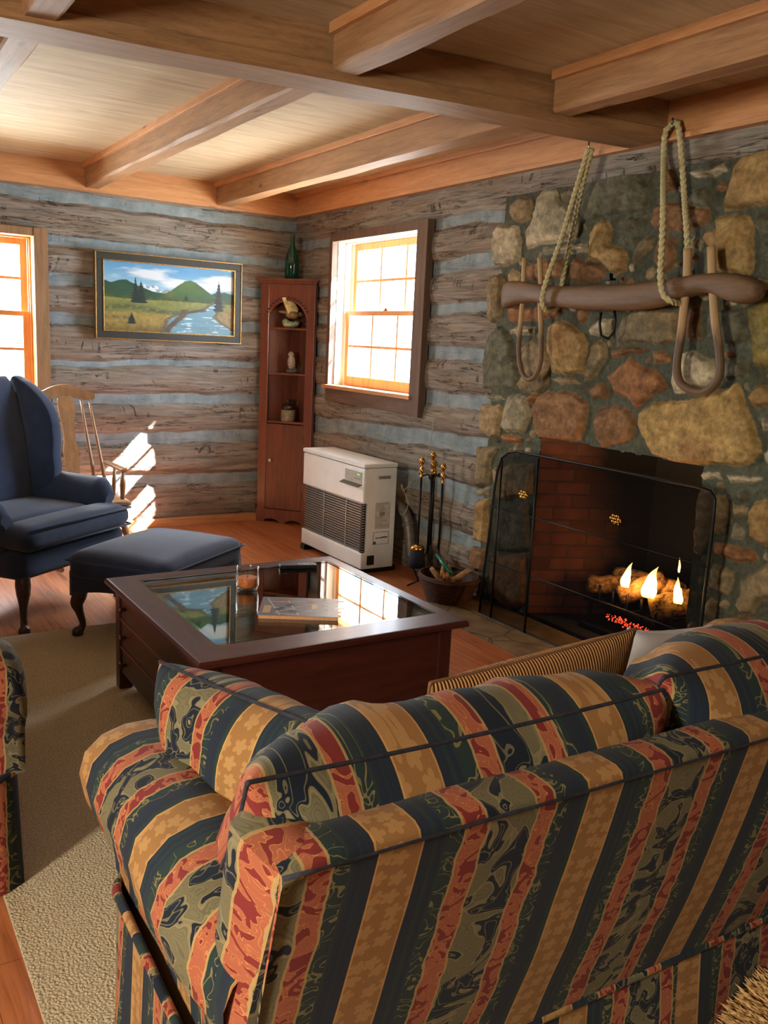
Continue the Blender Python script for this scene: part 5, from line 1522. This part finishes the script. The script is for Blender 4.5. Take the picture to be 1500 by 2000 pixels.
# local: faces -Y, back leans to +Y
m = MB(); vs = softbox(m, -.24, .24, -.24, .22, .395, .43, .4); m.build('seat', MAT_MAPLE, rk)
m = MB()
cr = catmull([(-.19, 1.03), (-.185, 1.07), (-.145, 1.08), (-.08, 1.11), (0, 1.125), (.08, 1.11), (.145, 1.08), (.185, 1.07), (.19, 1.03), (.13, 1.02), (.06, 1.035), (0, 1.03), (-.06, 1.035), (-.13, 1.02)], 4)
m.prism(cr, lambda x, z: Vector((x, .385 + .25 * x * x * -1 + .0, z)), lambda x, z: Vector((x, .408 - .25 * x * x, z)))
m.build('crest_rail', MAT_MAPLE, rk)
sp_ = catmull([(-.035, .43), (-.04, .55), (-.05, .68), (-.038, .76), (-.04, .86), (-.052, .95), (-.045, 1.04), (.045, 1.04), (.052, .95), (.04, .86), (.038, .76), (.05, .68), (.04, .55), (.035, .43)], 4)
ybk = lambda z: .18 + (z - .43) * .34
m = MB(); m.prism(sp_, lambda x, z: Vector((x, ybk(z) - .006, z)), lambda x, z: Vector((x, ybk(z) + .006, z))); m.build('splat', MAT_MAPLE, rk)
for x0, x1 in ((-.21, -.155), (-.14, -.10), (.14, .10), (.21, .155)):
    m = MB(); P = [(x0 + (x1 - x0) * f, ybk(.43 + .61 * f), .425 + .615 * f) for f in (0, .2, .5, .8, 1)]; m.tube(P, [.010, .014, .011, .008, .007], 8); m.build('spindle', MAT_MAPLE, rk)
for s in (-1, 1):
    m = MB(); vs = softbox(m, s * .215 - .022, s * .215 + .022, -.18, .22, .605, .628, .4); m.build('armrest', MAT_MAPLE, rk)
    m = MB(); m.tube([(s * .20, -.17, .42), (s * .21, -.15, .52), (s * .215, -.14, .61)], [.013, .02, .012], 8); m.build('arm_post', MAT_MAPLE, rk); m = MB(); m.tube([(s * .20, .0, .42), (s * .21, 0.03, .52), (s * .215, 0.03, .61)], [.010, .014, .010], 8); m.build('arm_post', MAT_MAPLE, rk)
    for y0, y1 in ((-.16, -.24), (.14, .24)):
        m = MB(); m.tube([(s * .18, y0, .40), (s * .21, (y0 + y1) / 2, .22), (s * .235, y1, .05 + y1 * y1 * .5)], [.014, .022, .014], 8); m.build('leg', MAT_MAPLE, rk)
    m = MB(); m.tube([(s * .235, y, .018 + .26 * (y - .0) ** 2) for y in [-.36 + .8 * k / 12 for k in range(13)]], .016, 8); m.build('rocker', MAT_MAPLE, rk)
    m = MB(); m.tube([(s * .20, -.19, .25), (s * .20, .18, .22)], .010, 8); m.build('stretcher', MAT_MAPLE, rk)
# ------------------------------------------------------------------ striped damask sofas
def fabric_mat():
    t = NT('striped_damask_fabric', 0.85, 0.2)
    tc = t.node('ShaderNodeTexCoord'); uv = tc.outputs['UV']
    u, v, _ = t.sep(uv)
    wob = t.math('MULTIPLY', t.math('SUBTRACT', t.noise(t.comb(0.0, v, t.math('MULTIPLY', t.math('FLOOR', t.math('DIVIDE', u, .19)), 3.7)), 13, 3), 0.5), 0.022)
    u2 = t.math('ADD', u, wob)
    s = t.math('FRACT', t.math('ADD', t.math('DIVIDE', u, 0.38), 20.0))       # straight edges
    sw = t.math('FRACT', t.math('ADD', t.math('DIVIDE', u2, 0.38), 20.0))     # wavy edges
    def band(x, a, b):
        return t.math('MULTIPLY', t.math('GREATER_THAN', x, a), t.math('LESS_THAN', x, b))
    # gold stripe with small pale flowers
    fv = t.voro(uv, 24, rnd=0.55)
    vo = t.node('ShaderNodeTexVoronoi'); t.link(uv, vo.inputs['Vector']); vo.inputs['Scale'].default_value = 27; vo.inputs['Randomness'].default_value = .45
    vs_ = t.node('ShaderNodeVectorMath', operation='SUBTRACT'); sc_ = t.node('ShaderNodeVectorMath', operation='SCALE'); t.link(uv, sc_.inputs[0]); sc_.inputs['Scale'].default_value = 1.0
    t.link(sc_.outputs[0], vs_.inputs[0]); t.link(vo.outputs['Position'], vs_.inputs[1])
    dx, dy, _ = t.sep(vs_.outputs[0])
    ang = t.math('ARCTAN2', dy, dx)
    pet = t.math('MULTIPLY_ADD', t.math('ABSOLUTE', t.math('COSINE', t.math('MULTIPLY', ang, 2.5))), 0.0075, 0.0085)
    rad = t.math('SQRT', t.math('ADD', t.math('MULTIPLY', dx, dx), t.math('MULTIPLY', dy, dy)))
    fl = t.math('LESS_THAN', rad, pet)
    thread = t.noise(t.comb(t.math('MULTIPLY', u, 500), t.math('MULTIPLY', v, 22)), 1.0, 2)
    gold = t.mix(fl, rgb(154, 114, 68), rgb(180, 140, 90))
    gold = t.mix(t.math('MULTIPLY', thread, .35), gold, rgb(120, 76, 34))
    # navy bands with fine green and plum pinstripes
    pin = t.wave(t.comb(u, 0.0), 75, 0.6, 1, dirn='X')
    g1 = t.ramp(t.noise(t.comb(t.math('MULTIPLY', u, 60), 0.0), 1.0, 2), [(.35, rgb(30, 38, 66)), (.5, rgb(36, 44, 58)), (.62, rgb(34, 60, 52)), (.75, rgb(66, 42, 66))])
    navy = t.mix(t.math('MULTIPLY', pin, .35), g1, rgb(26, 30, 46))
    greenz = t.math('MAXIMUM', band(s, .285, .36), band(s, .815, .875))
    navy = t.mix(t.math('MULTIPLY', greenz, .6), navy, rgb(38, 58, 50))
    # damask scrolls
    dn = t.node('ShaderNodeTexNoise'); t.link(t.comb(u, t.math('MULTIPLY', v, 0.85)), dn.inputs['Vector'])
    dn.inputs['Scale'].default_value = 9; dn.inputs['Detail'].default_value = 1.2; dn.inputs['Distortion'].default_value = 2.6
    d = dn.outputs[0]
    leaf = t.math('GREATER_THAN', d, 0.50)
    line = t.math('LESS_THAN', t.math('ABSOLUTE', t.math('SUBTRACT', d, 0.50)), 0.018)
    vein = t.math('GREATER_THAN', t.math('FRACT', t.math('MULTIPLY', d, 26)), 0.72)
    lf = t.mix(t.math('MULTIPLY', vein, .45), rgb(112, 106, 80), rgb(78, 74, 56))
    dam = t.mix(leaf, rgb(22, 32, 46), lf)
    curl = t.math('MULTIPLY', t.math('LESS_THAN', t.math('ABSOLUTE', t.math('SUBTRACT', d, 0.42)), 0.010), t.math('SUBTRACT', 1.0, leaf))
    dam = t.mix(t.math('MULTIPLY', t.math('MAXIMUM', line, t.math('MULTIPLY', curl, .7)), .75), dam, rgb(138, 128, 94))
    # red ribbons
    rn = t.noise(t.comb(t.math('MULTIPLY', u, 1.0), v), 26, 1.5, .5, 1.6)
    red = t.mix(t.math('GREATER_THAN', rn, .53), rgb(162, 92, 66), rgb(122, 44, 42))
    red = t.mix(t.math('LESS_THAN', t.math('ABSOLUTE', t.math('SUBTRACT', rn, .53)), .010), red, rgb(190, 124, 80))
    red = t.mix(t.math('LESS_THAN', t.math('ABSOLUTE', t.math('SUBTRACT', rn, .44)), .008), red, rgb(186, 118, 76))
    # put together
    c = t.mix(band(s, 0.19, 1.0), gold, navy)
    c = t.mix(band(sw, .475, .73), c, dam)
    c = t.mix(band(sw, .37, .485), c, red)
    c = t.mix(band(sw, .725, .825), c, red)
    # loose olive tendrils beside the ribbons
    tn = t.node('ShaderNodeTexNoise'); t.link(uv, tn.inputs['Vector']); tn.inputs['Scale'].default_value = 20; tn.inputs['Detail'].default_value = 1; tn.inputs['Distortion'].default_value = 2.0
    tz_ = t.math('MAXIMUM', band(s, .30, .38), band(s, .82, .89))
    td = t.math('MULTIPLY', t.math('MULTIPLY', t.math('GREATER_THAN', tn.outputs[0], .50), tz_), .85)
    td = t.math('MULTIPLY', t.math('LESS_THAN', t.math('ABSOLUTE', t.math('SUBTRACT', tn.outputs[0], .50)), .022), tz_)
    c = t.mix(td, c, rgb(120, 112, 74))
    for a in (.372, .483, .728, .822):
        c = t.mix(t.math('MULTIPLY', t.math('LESS_THAN', t.math('ABSOLUTE', t.math('SUBTRACT', sw, a)), .006), .8), c, rgb(172, 148, 96))
    for a in (.005, .19):
        c = t.mix(t.math('MULTIPLY', t.math('LESS_THAN', t.math('ABSOLUTE', t.math('SUBTRACT', s, a)), .004), .7), c, rgb(206, 160, 92))
    wv = t.noise(uv, 900, 2, .6)
    c = t.mix(.35, c, t.ramp(wv, [(.3, (.55, .55, .55, 1)), (.7, (1, 1, 1, 1))]), 'MULTIPLY')
    t.color(c)
    t.bump(t.math('ADD', t.math('MULTIPLY', wv, .5), t.math('MULTIPLY', d, .5)), .35, .002)
    t.b.inputs['Sheen Weight'].default_value = .05
    return t.m
MAT_FAB = fabric_mat()
MAT_CORD = plain('dark_welt_cord', rgb(40, 40, 52), .85, nscale=60, namt=.4)

def pillow(W_, H_, T_, uoff=0.0, N=30, n=2.6, wr=.006, seed=0.0, ear=.03, sag=0.0, umul=1.0):
    """knife-edged pillow in local (x width, y thickness, z height) with uv in metres"""
    m = MB(); uvl = m._uv(); uvs = {}
    def pos(i, j, s):
        a = -1 + 2 * i / N; b = -1 + 2 * j / N
        ax, bz = sin(a * pi / 2), sin(b * pi / 2)
        h = max(0.0, (1 - abs(ax) ** n) * (1 - abs(bz) ** n)) ** .5 * T_ / 2
        x = ax * W_ / 2 * (1 - ear * (1 - bz * bz)); z = bz * H_ / 2 * (1 - ear * (1 - ax * ax))
        z -= sag * (1 - b) * 0
        p = Vector((x * 3, z * 3, s * 1.3 + seed))
        w = wr * mnoise.noise(p * 3) + wr * .6 * mnoise.noise(p * 7)
        ed = min(1, 3 * min(1 - abs(ax), 1 - abs(bz)) + .15)
        rad_ = mnoise.noise(Vector((atan2(bz, ax) * 4, seed, s))) * wr * 1.6 * (max(abs(ax), abs(bz)) ** 3)
        return Vector((x, s * (h + (w + rad_) * ed if h > 0 else 0), z))
    V = {}
    for s in (-1, 1):
        for i in range(N + 1):
            for j in range(N + 1):
                edge = i in (0, N) or j in (0, N)
                key = (i, j, 0 if edge else s)
                if key not in V:
                    V[key] = m.bm.verts.new(pos(i, j, s))
                    if True:
                        a = -1 + 2 * i / N; b = -1 + 2 * j / N
                        x = sin(a * pi / 2) * W_ / 2; z = sin(b * pi / 2) * H_ / 2
                        uvs[key] = (x * umul + uoff, z + s * T_ * .35 * (1 - abs(b)) + 5)
        for i in range(N):
            for j in range(N):
                ks = [(i, j), (i + 1, j), (i + 1, j + 1), (i, j + 1)]
                if s == 1: ks.reverse()
                kk = [(a, b, 0 if (a in (0, N) or b in (0, N)) else s) for a, b in ks]
                f = m.bm.faces.new([V[k] for k in kk]); f.smooth = True
                for lp, k in zip(f.loops, kk): lp[uvl].uv = uvs[k]
    path = []
    for i in range(N): path.append(V[(i, 0, 0)].co.copy())
    for j in range(N): path.append(V[(N, j, 0)].co.copy())
    for i in range(N, 0, -1): path.append(V[(i, N, 0)].co.copy())
    for j in range(N, 0, -1): path.append(V[(0, j, 0)].co.copy())
    return m, path
def add_pillow(name, parent, loc, rot, args, mat, cord=MAT_CORD, cr=.0038, body='cover', **kw):
    """rot: euler (x,y,z). returns object of the cover"""
    from mathutils import Euler
    mt = Matrix.Translation(Vector(loc)) @ Euler(rot, 'ZYX').to_matrix().to_4x4()
    m, path = pillow(*args, **kw)
    o = m.build(name, mat, parent, matrix=mt)
    m2 = MB(); m2.tube([mt @ p for p in path], cr, 6, closed=True)
    m2.build('piping', cord, o)
    return o

def uvbox_faces(m): pass
ARM = [(-.005, .33), (-.010, .40), (-.020, .45), (-.048, .50), (-.082, .545), (-.094, .60), (-.080, .648), (-.045, .682), (.005, .698), (.065, .700), (.120, .684), (.160, .645), (.176, .59), (.180, .53), (.180, .42), (.180, .33)]
def build_sofa(name, origin, rz, Wd, ncush, label, u0, u0_skirt, u_arm, cushions=True):
    so = empty(name, origin, rz); tag(so, label, 'sofa')
    D = .885
    # --- outer back panel, slanting in towards the floor
    def bp(i, j):
        x = -.012 + (Wd + .024) * i / 60; f = j / 24
        y = .150 * f; z = .838 - .563 * f
        y -= .010 * sin(pi * f) * sin(pi * i / 60) ** .3
        y += .003 * mnoise.noise(Vector((x * 4, f * 4, 1)))
        return Vector((x - .035 * f * (1 - 2 * i / 60), y, z))
    m = MB(); m.grid(61, 25, bp, lambda i, j: (-.012 + (Wd + .024) * i / 60 - u0 - .0 * j / 24, .67 * (1 - j / 24)))
    m.build('back_panel', MAT_FAB, so)
    # --- top rail
    rp = [(.0, .832), (-.006, .842), (-.002, .852), (.012, .858), (.045, .858), (.072, .854), (.084, .844), (.086, .82), (.09, .70), (.10, .45)]
    arcs = [0]
    for a, b in zip(rp, rp[1:]): arcs.append(arcs[-1] + sqrt((b[0] - a[0]) ** 2 + (b[1] - a[1]) ** 2))
    def rf(i, j):
        x = -.014 + (Wd + .028) * i / 60; y, z = rp[j]
        e = min(i, 60 - i) / 2
        if e < 1: z -= .014 * (1 - e) ** 2
        return Vector((x, y, z + .003 * mnoise.noise(Vector((x * 5, 3, 3)))))
    m = MB(); m.grid(61, len(rp), rf, lambda i, j: (-.014 + (Wd + .028) * i / 60 - u0 + .012, arcs[j] + .9))
    for ii in (0, 60):
        vs0 = [m.bm.verts.new(rf(ii, j)) for j in range(len(rp))]; ff = m.bm.faces.new(vs0)
        for lp in ff.loops: lp[m._uv()].uv = (lp.vert.co.y + .14, lp.vert.co.z)
    m.build('top_rail', MAT_FAB, so)
    m = MB(); m.tube([Vector((x, -.004, .838)) for x in np.linspace(-.014, Wd + .014, 40)], .0035, 6); m.tube([Vector((x, .147, .277)) for x in np.linspace(.02, Wd - .02, 40)], .004, 6)
    m.build('welt', MAT_CORD, so)
    # --- sides of the back, wrapping from the outer panel to the arm
    for s in (0, 1):
        def sf(i, j):
            f = j / 14; g = i / 8
            y0 = .150 * f; y1 = .21 + .06 * f; y = y0 + (y1 - y0) * g; z = (.838 - .563 * f)
            bul = .022 * sin(pi * g) ** .7 * (1 - .3 * f) + .03 * f
            xx = -.012 - bul + .07 * max(0.0, g - .62) / .38
            return Vector((xx if s == 0 else Wd - xx, y, z + (.012 * sin(pi * g)) * (1 - f)))
        m = MB(); m.grid(9, 15, sf, lambda i, j: (.14 + .11 * i / 8, .67 * (1 - j / 14)), flip=(s == 1)); 
        m.grid(9, 6, lambda i, j: sf(i, 0).lerp(Vector(((.075 if s == 0 else Wd - .075), .21 * i / 8 * .75 + .02, .846)), j / 5) + Vector((0, 0, .012 * sin(pi * j / 5))),
               lambda i, j: (.14 + .11 * i / 8, .67 + .02 * j), flip=(s == 1))
        m.build('back_side', MAT_FAB, so)
    # --- arms
    al = [0]
    for a, b in zip(ARM, ARM[1:]): al.append(al[-1] + sqrt((b[0] - a[0]) ** 2 + (b[1] - a[1]) ** 2))
    for s in (0, 1):
        n = 44
        cxa, cza = .045, .58
        def af(i, j):
            f = i / n; y = .075 + (D - .075) * (1 - (1 - f) ** 1.0)
            x, z = ARM[j]
            rear = min(1, (f / .26)); rear = rear * rear * (3 - 2 * rear)
            kx = .62 + .38 * rear
            if z > .42:
                x = cxa + (x - cxa) * kx - .010 * (1 - rear)
                z = .42 + (z - .42) * (.90 + .10 * rear)
            x += .010 * sin(pi * f) * (1 if x < .05 else 0)
            q = (1 - f) * (D - .075) / .09
            if q < 1:
                sh = sqrt(max(0, 1 - (1 - q) ** 2)); k = .93 + .07 * sh
                if z > .40: x = cxa + (x - cxa) * (.78 + .22 * sh); z = .40 + (z - .40) * (.80 + .20 * sh)
            z += .004 * mnoise.noise(Vector((y * 5, j * .4, 5 + s))); 
            xx = x + .004 * mnoise.noise(Vector((y * 6, j * .5, s)))
            pz = .150 * (.838 - z) / .563 + .03
            y = max(y, pz) if f > 0 else pz
            return Vector((xx if s == 0 else Wd - xx, y, z))
        m = MB(); V = m.grid(n + 1, len(ARM), af, lambda i, j: (u_arm - (.075 + (D - .075) * i / n), al[j] + 2.0), flip=(s == 0))
        uvl = m._uv()
        # front face of the arm
        ringv = V[n]; cen = Vector((0, 0, 0))
        for v_ in ringv: cen += v_.co
        cen /= len(ringv)
        inner = [m.bm.verts.new(Vector((cen.x + (v_.co.x - cen.x) * .55, D + .006, cen.z + (v_.co.z - cen.z) * .55))) for v_ in ringv]
        L_ = len(ringv)
        for k in range(L_ - 1):
            f_ = m.bm.faces.new((ringv[k], ringv[k + 1], inner[k + 1], inner[k])); f_.smooth = True
            for lp in f_.loops: lp[uvl].uv = (lp.vert.co.x + .15, lp.vert.co.z)
        f_ = m.bm.faces.new(inner)
        for lp in f_.loops: lp[uvl].uv = (lp.vert.co.x + .15, lp.vert.co.z)
        m.build('arm', MAT_FAB, so)
    # --- skirt all round, hanging in soft folds, with its welt
    def path(z):
        P = []; r = .09; ox = .012
        P += [(x, .150) for x in np.linspace(Wd / 2, .06, 14)]
        P += [(.06 - .085 * sin(a), .228 - .078 * cos(a)) for a in np.linspace(0, pi / 2, 6)[1:]]
        P += [(-.025 + .0, y) for y in np.linspace(.27, D - .10, 20)]
        P += [(-.025 + r - r * cos(a), D - .10 + r * sin(a) - .0) for a in np.linspace(0, pi / 2, 8)[1:]]
        P += [(x, D - .01) for x in np.linspace(r + .02, Wd / 2, 14)]
        return P
    P0 = path(0); full = P0 + [(Wd - x, y) for x, y in reversed(P0)][1:-1]
    Ls = [0]
    for a, b in zip(full, full[1:]): Ls.append(Ls[-1] + sqrt((b[0] - a[0]) ** 2 + (b[1] - a[1]) ** 2))
    nf = len(full); zt_ = lambda y: .275 + .055 * min(1, max(0, (y - .150) / .12))
    def kf(i, j):
        x, y = full[i % nf]; f = j / 10
        cx, cy = Wd / 2, D / 2; zt2 = zt_(y)
        nx, ny = ((-1 if x < .02 else (1 if x > Wd - .02 else 0)), (-1 if y < .17 else (1 if y > D - .03 else 0)))
        w = .012 * f + .007 * f * sin(Ls[i % nf] * 38) + .006 * f * sin(Ls[i % nf] * 17 + 1)
        return Vector((x + nx * w, y + ny * w, zt2 - (zt2 - .016) * f))
    m = MB(); uoff = Wd / 2 - u0_skirt
    m.grid(nf, 11, kf, lambda i, j: (uoff - (Ls[i] if i < nf else Ls[-1] + .04), .3 - .3 * j / 10), closeu=True)
    m.build('skirt', MAT_FAB, so)
    def wf(i, j):
        x, y = full[i % nf]; a = 2 * pi * j / 8
        nx, ny = ((-1 if x < .02 else (1 if x > Wd - .02 else 0)), (-1 if y < .17 else (1 if y > D - .03 else 0)))
        return Vector((x + nx * .010 * cos(a), y + ny * .010 * cos(a), zt_(y) + .004 + .010 * sin(a)))
    m = MB(); m.grid(nf, 8, wf, lambda i, j: (uoff - (Ls[i] if i < nf else Ls[-1] + .04) + .05, .3 + .008 * j), closeu=True, closev=True)
    m.build('welt', MAT_FAB, so)
    # --- hidden frame and seat
    m = MB(); m.box(.02, Wd - .02, .20, D - .03, .05, .33, .01)
    m.build('seat_base', MAT_FAB, so)
    w1 = (Wd - .36) / ncush
    for k in range(ncush):
        m = MB(); softbox(m, .18 + w1 * k + .002, .18 + w1 * (k + 1) - .002, .22, D - .01, .325, .475, .4, .02, n=10)
        uvl = m._uv()
        for f_ in m.bm.faces:
            for lp in f_.loops: lp[uvl].uv = (lp.vert.co.x - u0 + .1, lp.vert.co.y + lp.vert.co.z)
        m.build('seat_cushion', MAT_FAB, so)
    return so
SOFA_W = 1.93
sofa = build_sofa('sofa', (.462, .893, 0), radians(-1.7), SOFA_W, 2, 'large sofa in striped navy, gold and red damask seen from behind in the foreground', .129, 1.02, .85)
# its loose back cushions (parts of the sofa)
add_pillow('back_cushion', sofa, (.395, .262, .692), (radians(34), radians(0), 0), (.82, .53, .315), MAT_FAB, uoff=.185, seed=1.0, n=3.6, wr=.016, ear=.05)
add_pillow('back_cushion', sofa, (1.215, .255, .715), (radians(33), radians(-2), 0), (.86, .56, .325), MAT_FAB, uoff=.345, seed=4.0, n=3.2, wr=.016, ear=.05)
add_pillow('back_cushion', sofa, (1.70, .36, .72), (radians(16), radians(2), radians(28)), (.50, .46, .2), MAT_FAB, uoff=.30, seed=7.0, n=3.0, wr=.012)
# loose pillow standing against the left arm
ap = add_pillow('throw_pillow', None, (.685, 1.45, .630), (radians(0), radians(-16), radians(-76)), (.54, .44, .26), MAT_FAB, uoff=.33, seed=2.5, n=2.8, wr=.012)
tag(ap, 'striped damask pillow standing against the left arm of the large sofa', 'pillow')
t = NT('tan_corduroy', .9, .2); tc = t.node('ShaderNodeTexCoord'); wv = t.wave(tc.outputs['UV'], 36, .5, 1, dirn='X')
t.color(t.mix(wv, rgb(132, 90, 54), rgb(186, 140, 94))); t.bump(wv, .8, .006)
cp_ = add_pillow('corduroy_pillow', None, (1.33, 1.43, .632), (radians(14), radians(-2), radians(2)), (.62, .42, .15), t.m, cord=plain('tan_cord', rgb(120, 84, 52), .9), seed=3.3, n=2.4, wr=.006)
tag(cp_, 'tan corduroy pillow leaning on the seat side of the sofa back cushions', 'pillow')
wp = add_pillow('white_cushion', None, (2.03, 1.62, .612), (radians(10), 0, radians(-12)), (.30, .25, .15), plain('smooth_white_cloth', rgb(196, 196, 200), .6, nscale=8, namt=.05), cord=plain('white_cord', rgb(190, 190, 194), .6), n=2.0, ear=.16, wr=.003, N=20, cr=.003)
tag(wp, 'small smooth rounded white cushion just showing over the sofa back', 'cushion')
# the second sofa, facing the fireplace, only its near end in view
love = build_sofa('loveseat', (-.49, 3.84, 0), radians(-90), 1.52, 2, 'matching striped damask loveseat at the left picture edge, facing the fireplace', .05, .1, 1.11)
for k, xx in enumerate((.42, 1.08)):
    add_pillow('back_cushion', love, (xx, .22, .72), (radians(18), 0, 0), (.66, .52, .28), MAT_FAB, uoff=.1 + k * .15, seed=8.0 + k, n=3.0, wr=.01, N=20)

# ------------------------------------------------------------------ shaggy golden throw on the floor
fx, fy = 1.80, .80
th = empty('fur_throw', (fx, fy, 0)); tag(th, 'shaggy golden fur throw on the floor behind the sofa, at the bottom right corner', 'throw')
m = MB(); m.sphere((0, 0, .03), 1, 32, (.36, .24, .17))
for v_ in m.bm.verts: v_.co.z = max(v_.co.z, .014)
m.build('base', plain('golden_pelt', rgb(150, 100, 50), .9), th)
m = MB()
for k in range(9000):
    a = rng.random() * 2 * pi; q_ = sqrt(rng.random())
    x, y = .35 * q_ * cos(a), .235 * q_ * sin(a); z = .03 + .17 * sqrt(max(0, 1 - q_ * q_)) - .004
    d = Vector((x * 1.2 - .25, y * 1.5 + .1, .55)).normalized() + Vector((rng.uniform(-.4, .4), rng.uniform(-.4, .4), rng.uniform(-.1, .2)))
    d = d.normalized() * rng.uniform(.02, .045); b = Vector((x, y, max(z, .005)))
    s_ = Vector((-d.y, d.x, 0)).normalized() * .0006
    v1, v2, v3, v4 = m.bm.verts.new(b - s_), m.bm.verts.new(b + s_), m.bm.verts.new(b + d * .6 + Vector((0, 0, .002))), m.bm.verts.new(b + d + Vector((d.x, d.y, -.004)) * .3)
    m.bm.faces.new((v1, v2, v3)); m.bm.faces.new((v1, v3, v4))
stuff(m.build('fur', plain('golden_fur', rgb(206, 164, 106), .8, nscale=90, namt=.35), th))

# ------------------------------------------------------------------ put every holder at the base of its thing
def world_bbox(o):
    pts = []
    for ch in [o] + list(o.children_recursive):
        if ch.type == 'MESH': pts += [ch.matrix_world @ Vector(c) for c in ch.bound_box]
    return pts
bpy.context.view_layer.update()
for o in list(SC.objects):
    if o.parent is None and o.type == 'EMPTY' and o.location.length < 1e-6:
        P = world_bbox(o)
        if not P: continue
        b = Vector(((min(p.x for p in P) + max(p.x for p in P)) / 2, (min(p.y for p in P) + max(p.y for p in P)) / 2, min(p.z for p in P)))
        o.location = b
        for ch in o.children: ch.location = ch.location - b
    elif o.parent is None and o.type == 'MESH' and o.name.split('.')[0] not in ('floor', 'ceiling', 'ground') and not o.name.startswith(('wall', 'trim', 'base')):
        P = world_bbox(o)
        b = Vector(((min(p.x for p in P) + max(p.x for p in P)) / 2, (min(p.y for p in P) + max(p.y for p in P)) / 2, min(p.z for p in P)))
        if not o.children:
            o.data.transform(Matrix.Translation(-b)); o.location = b
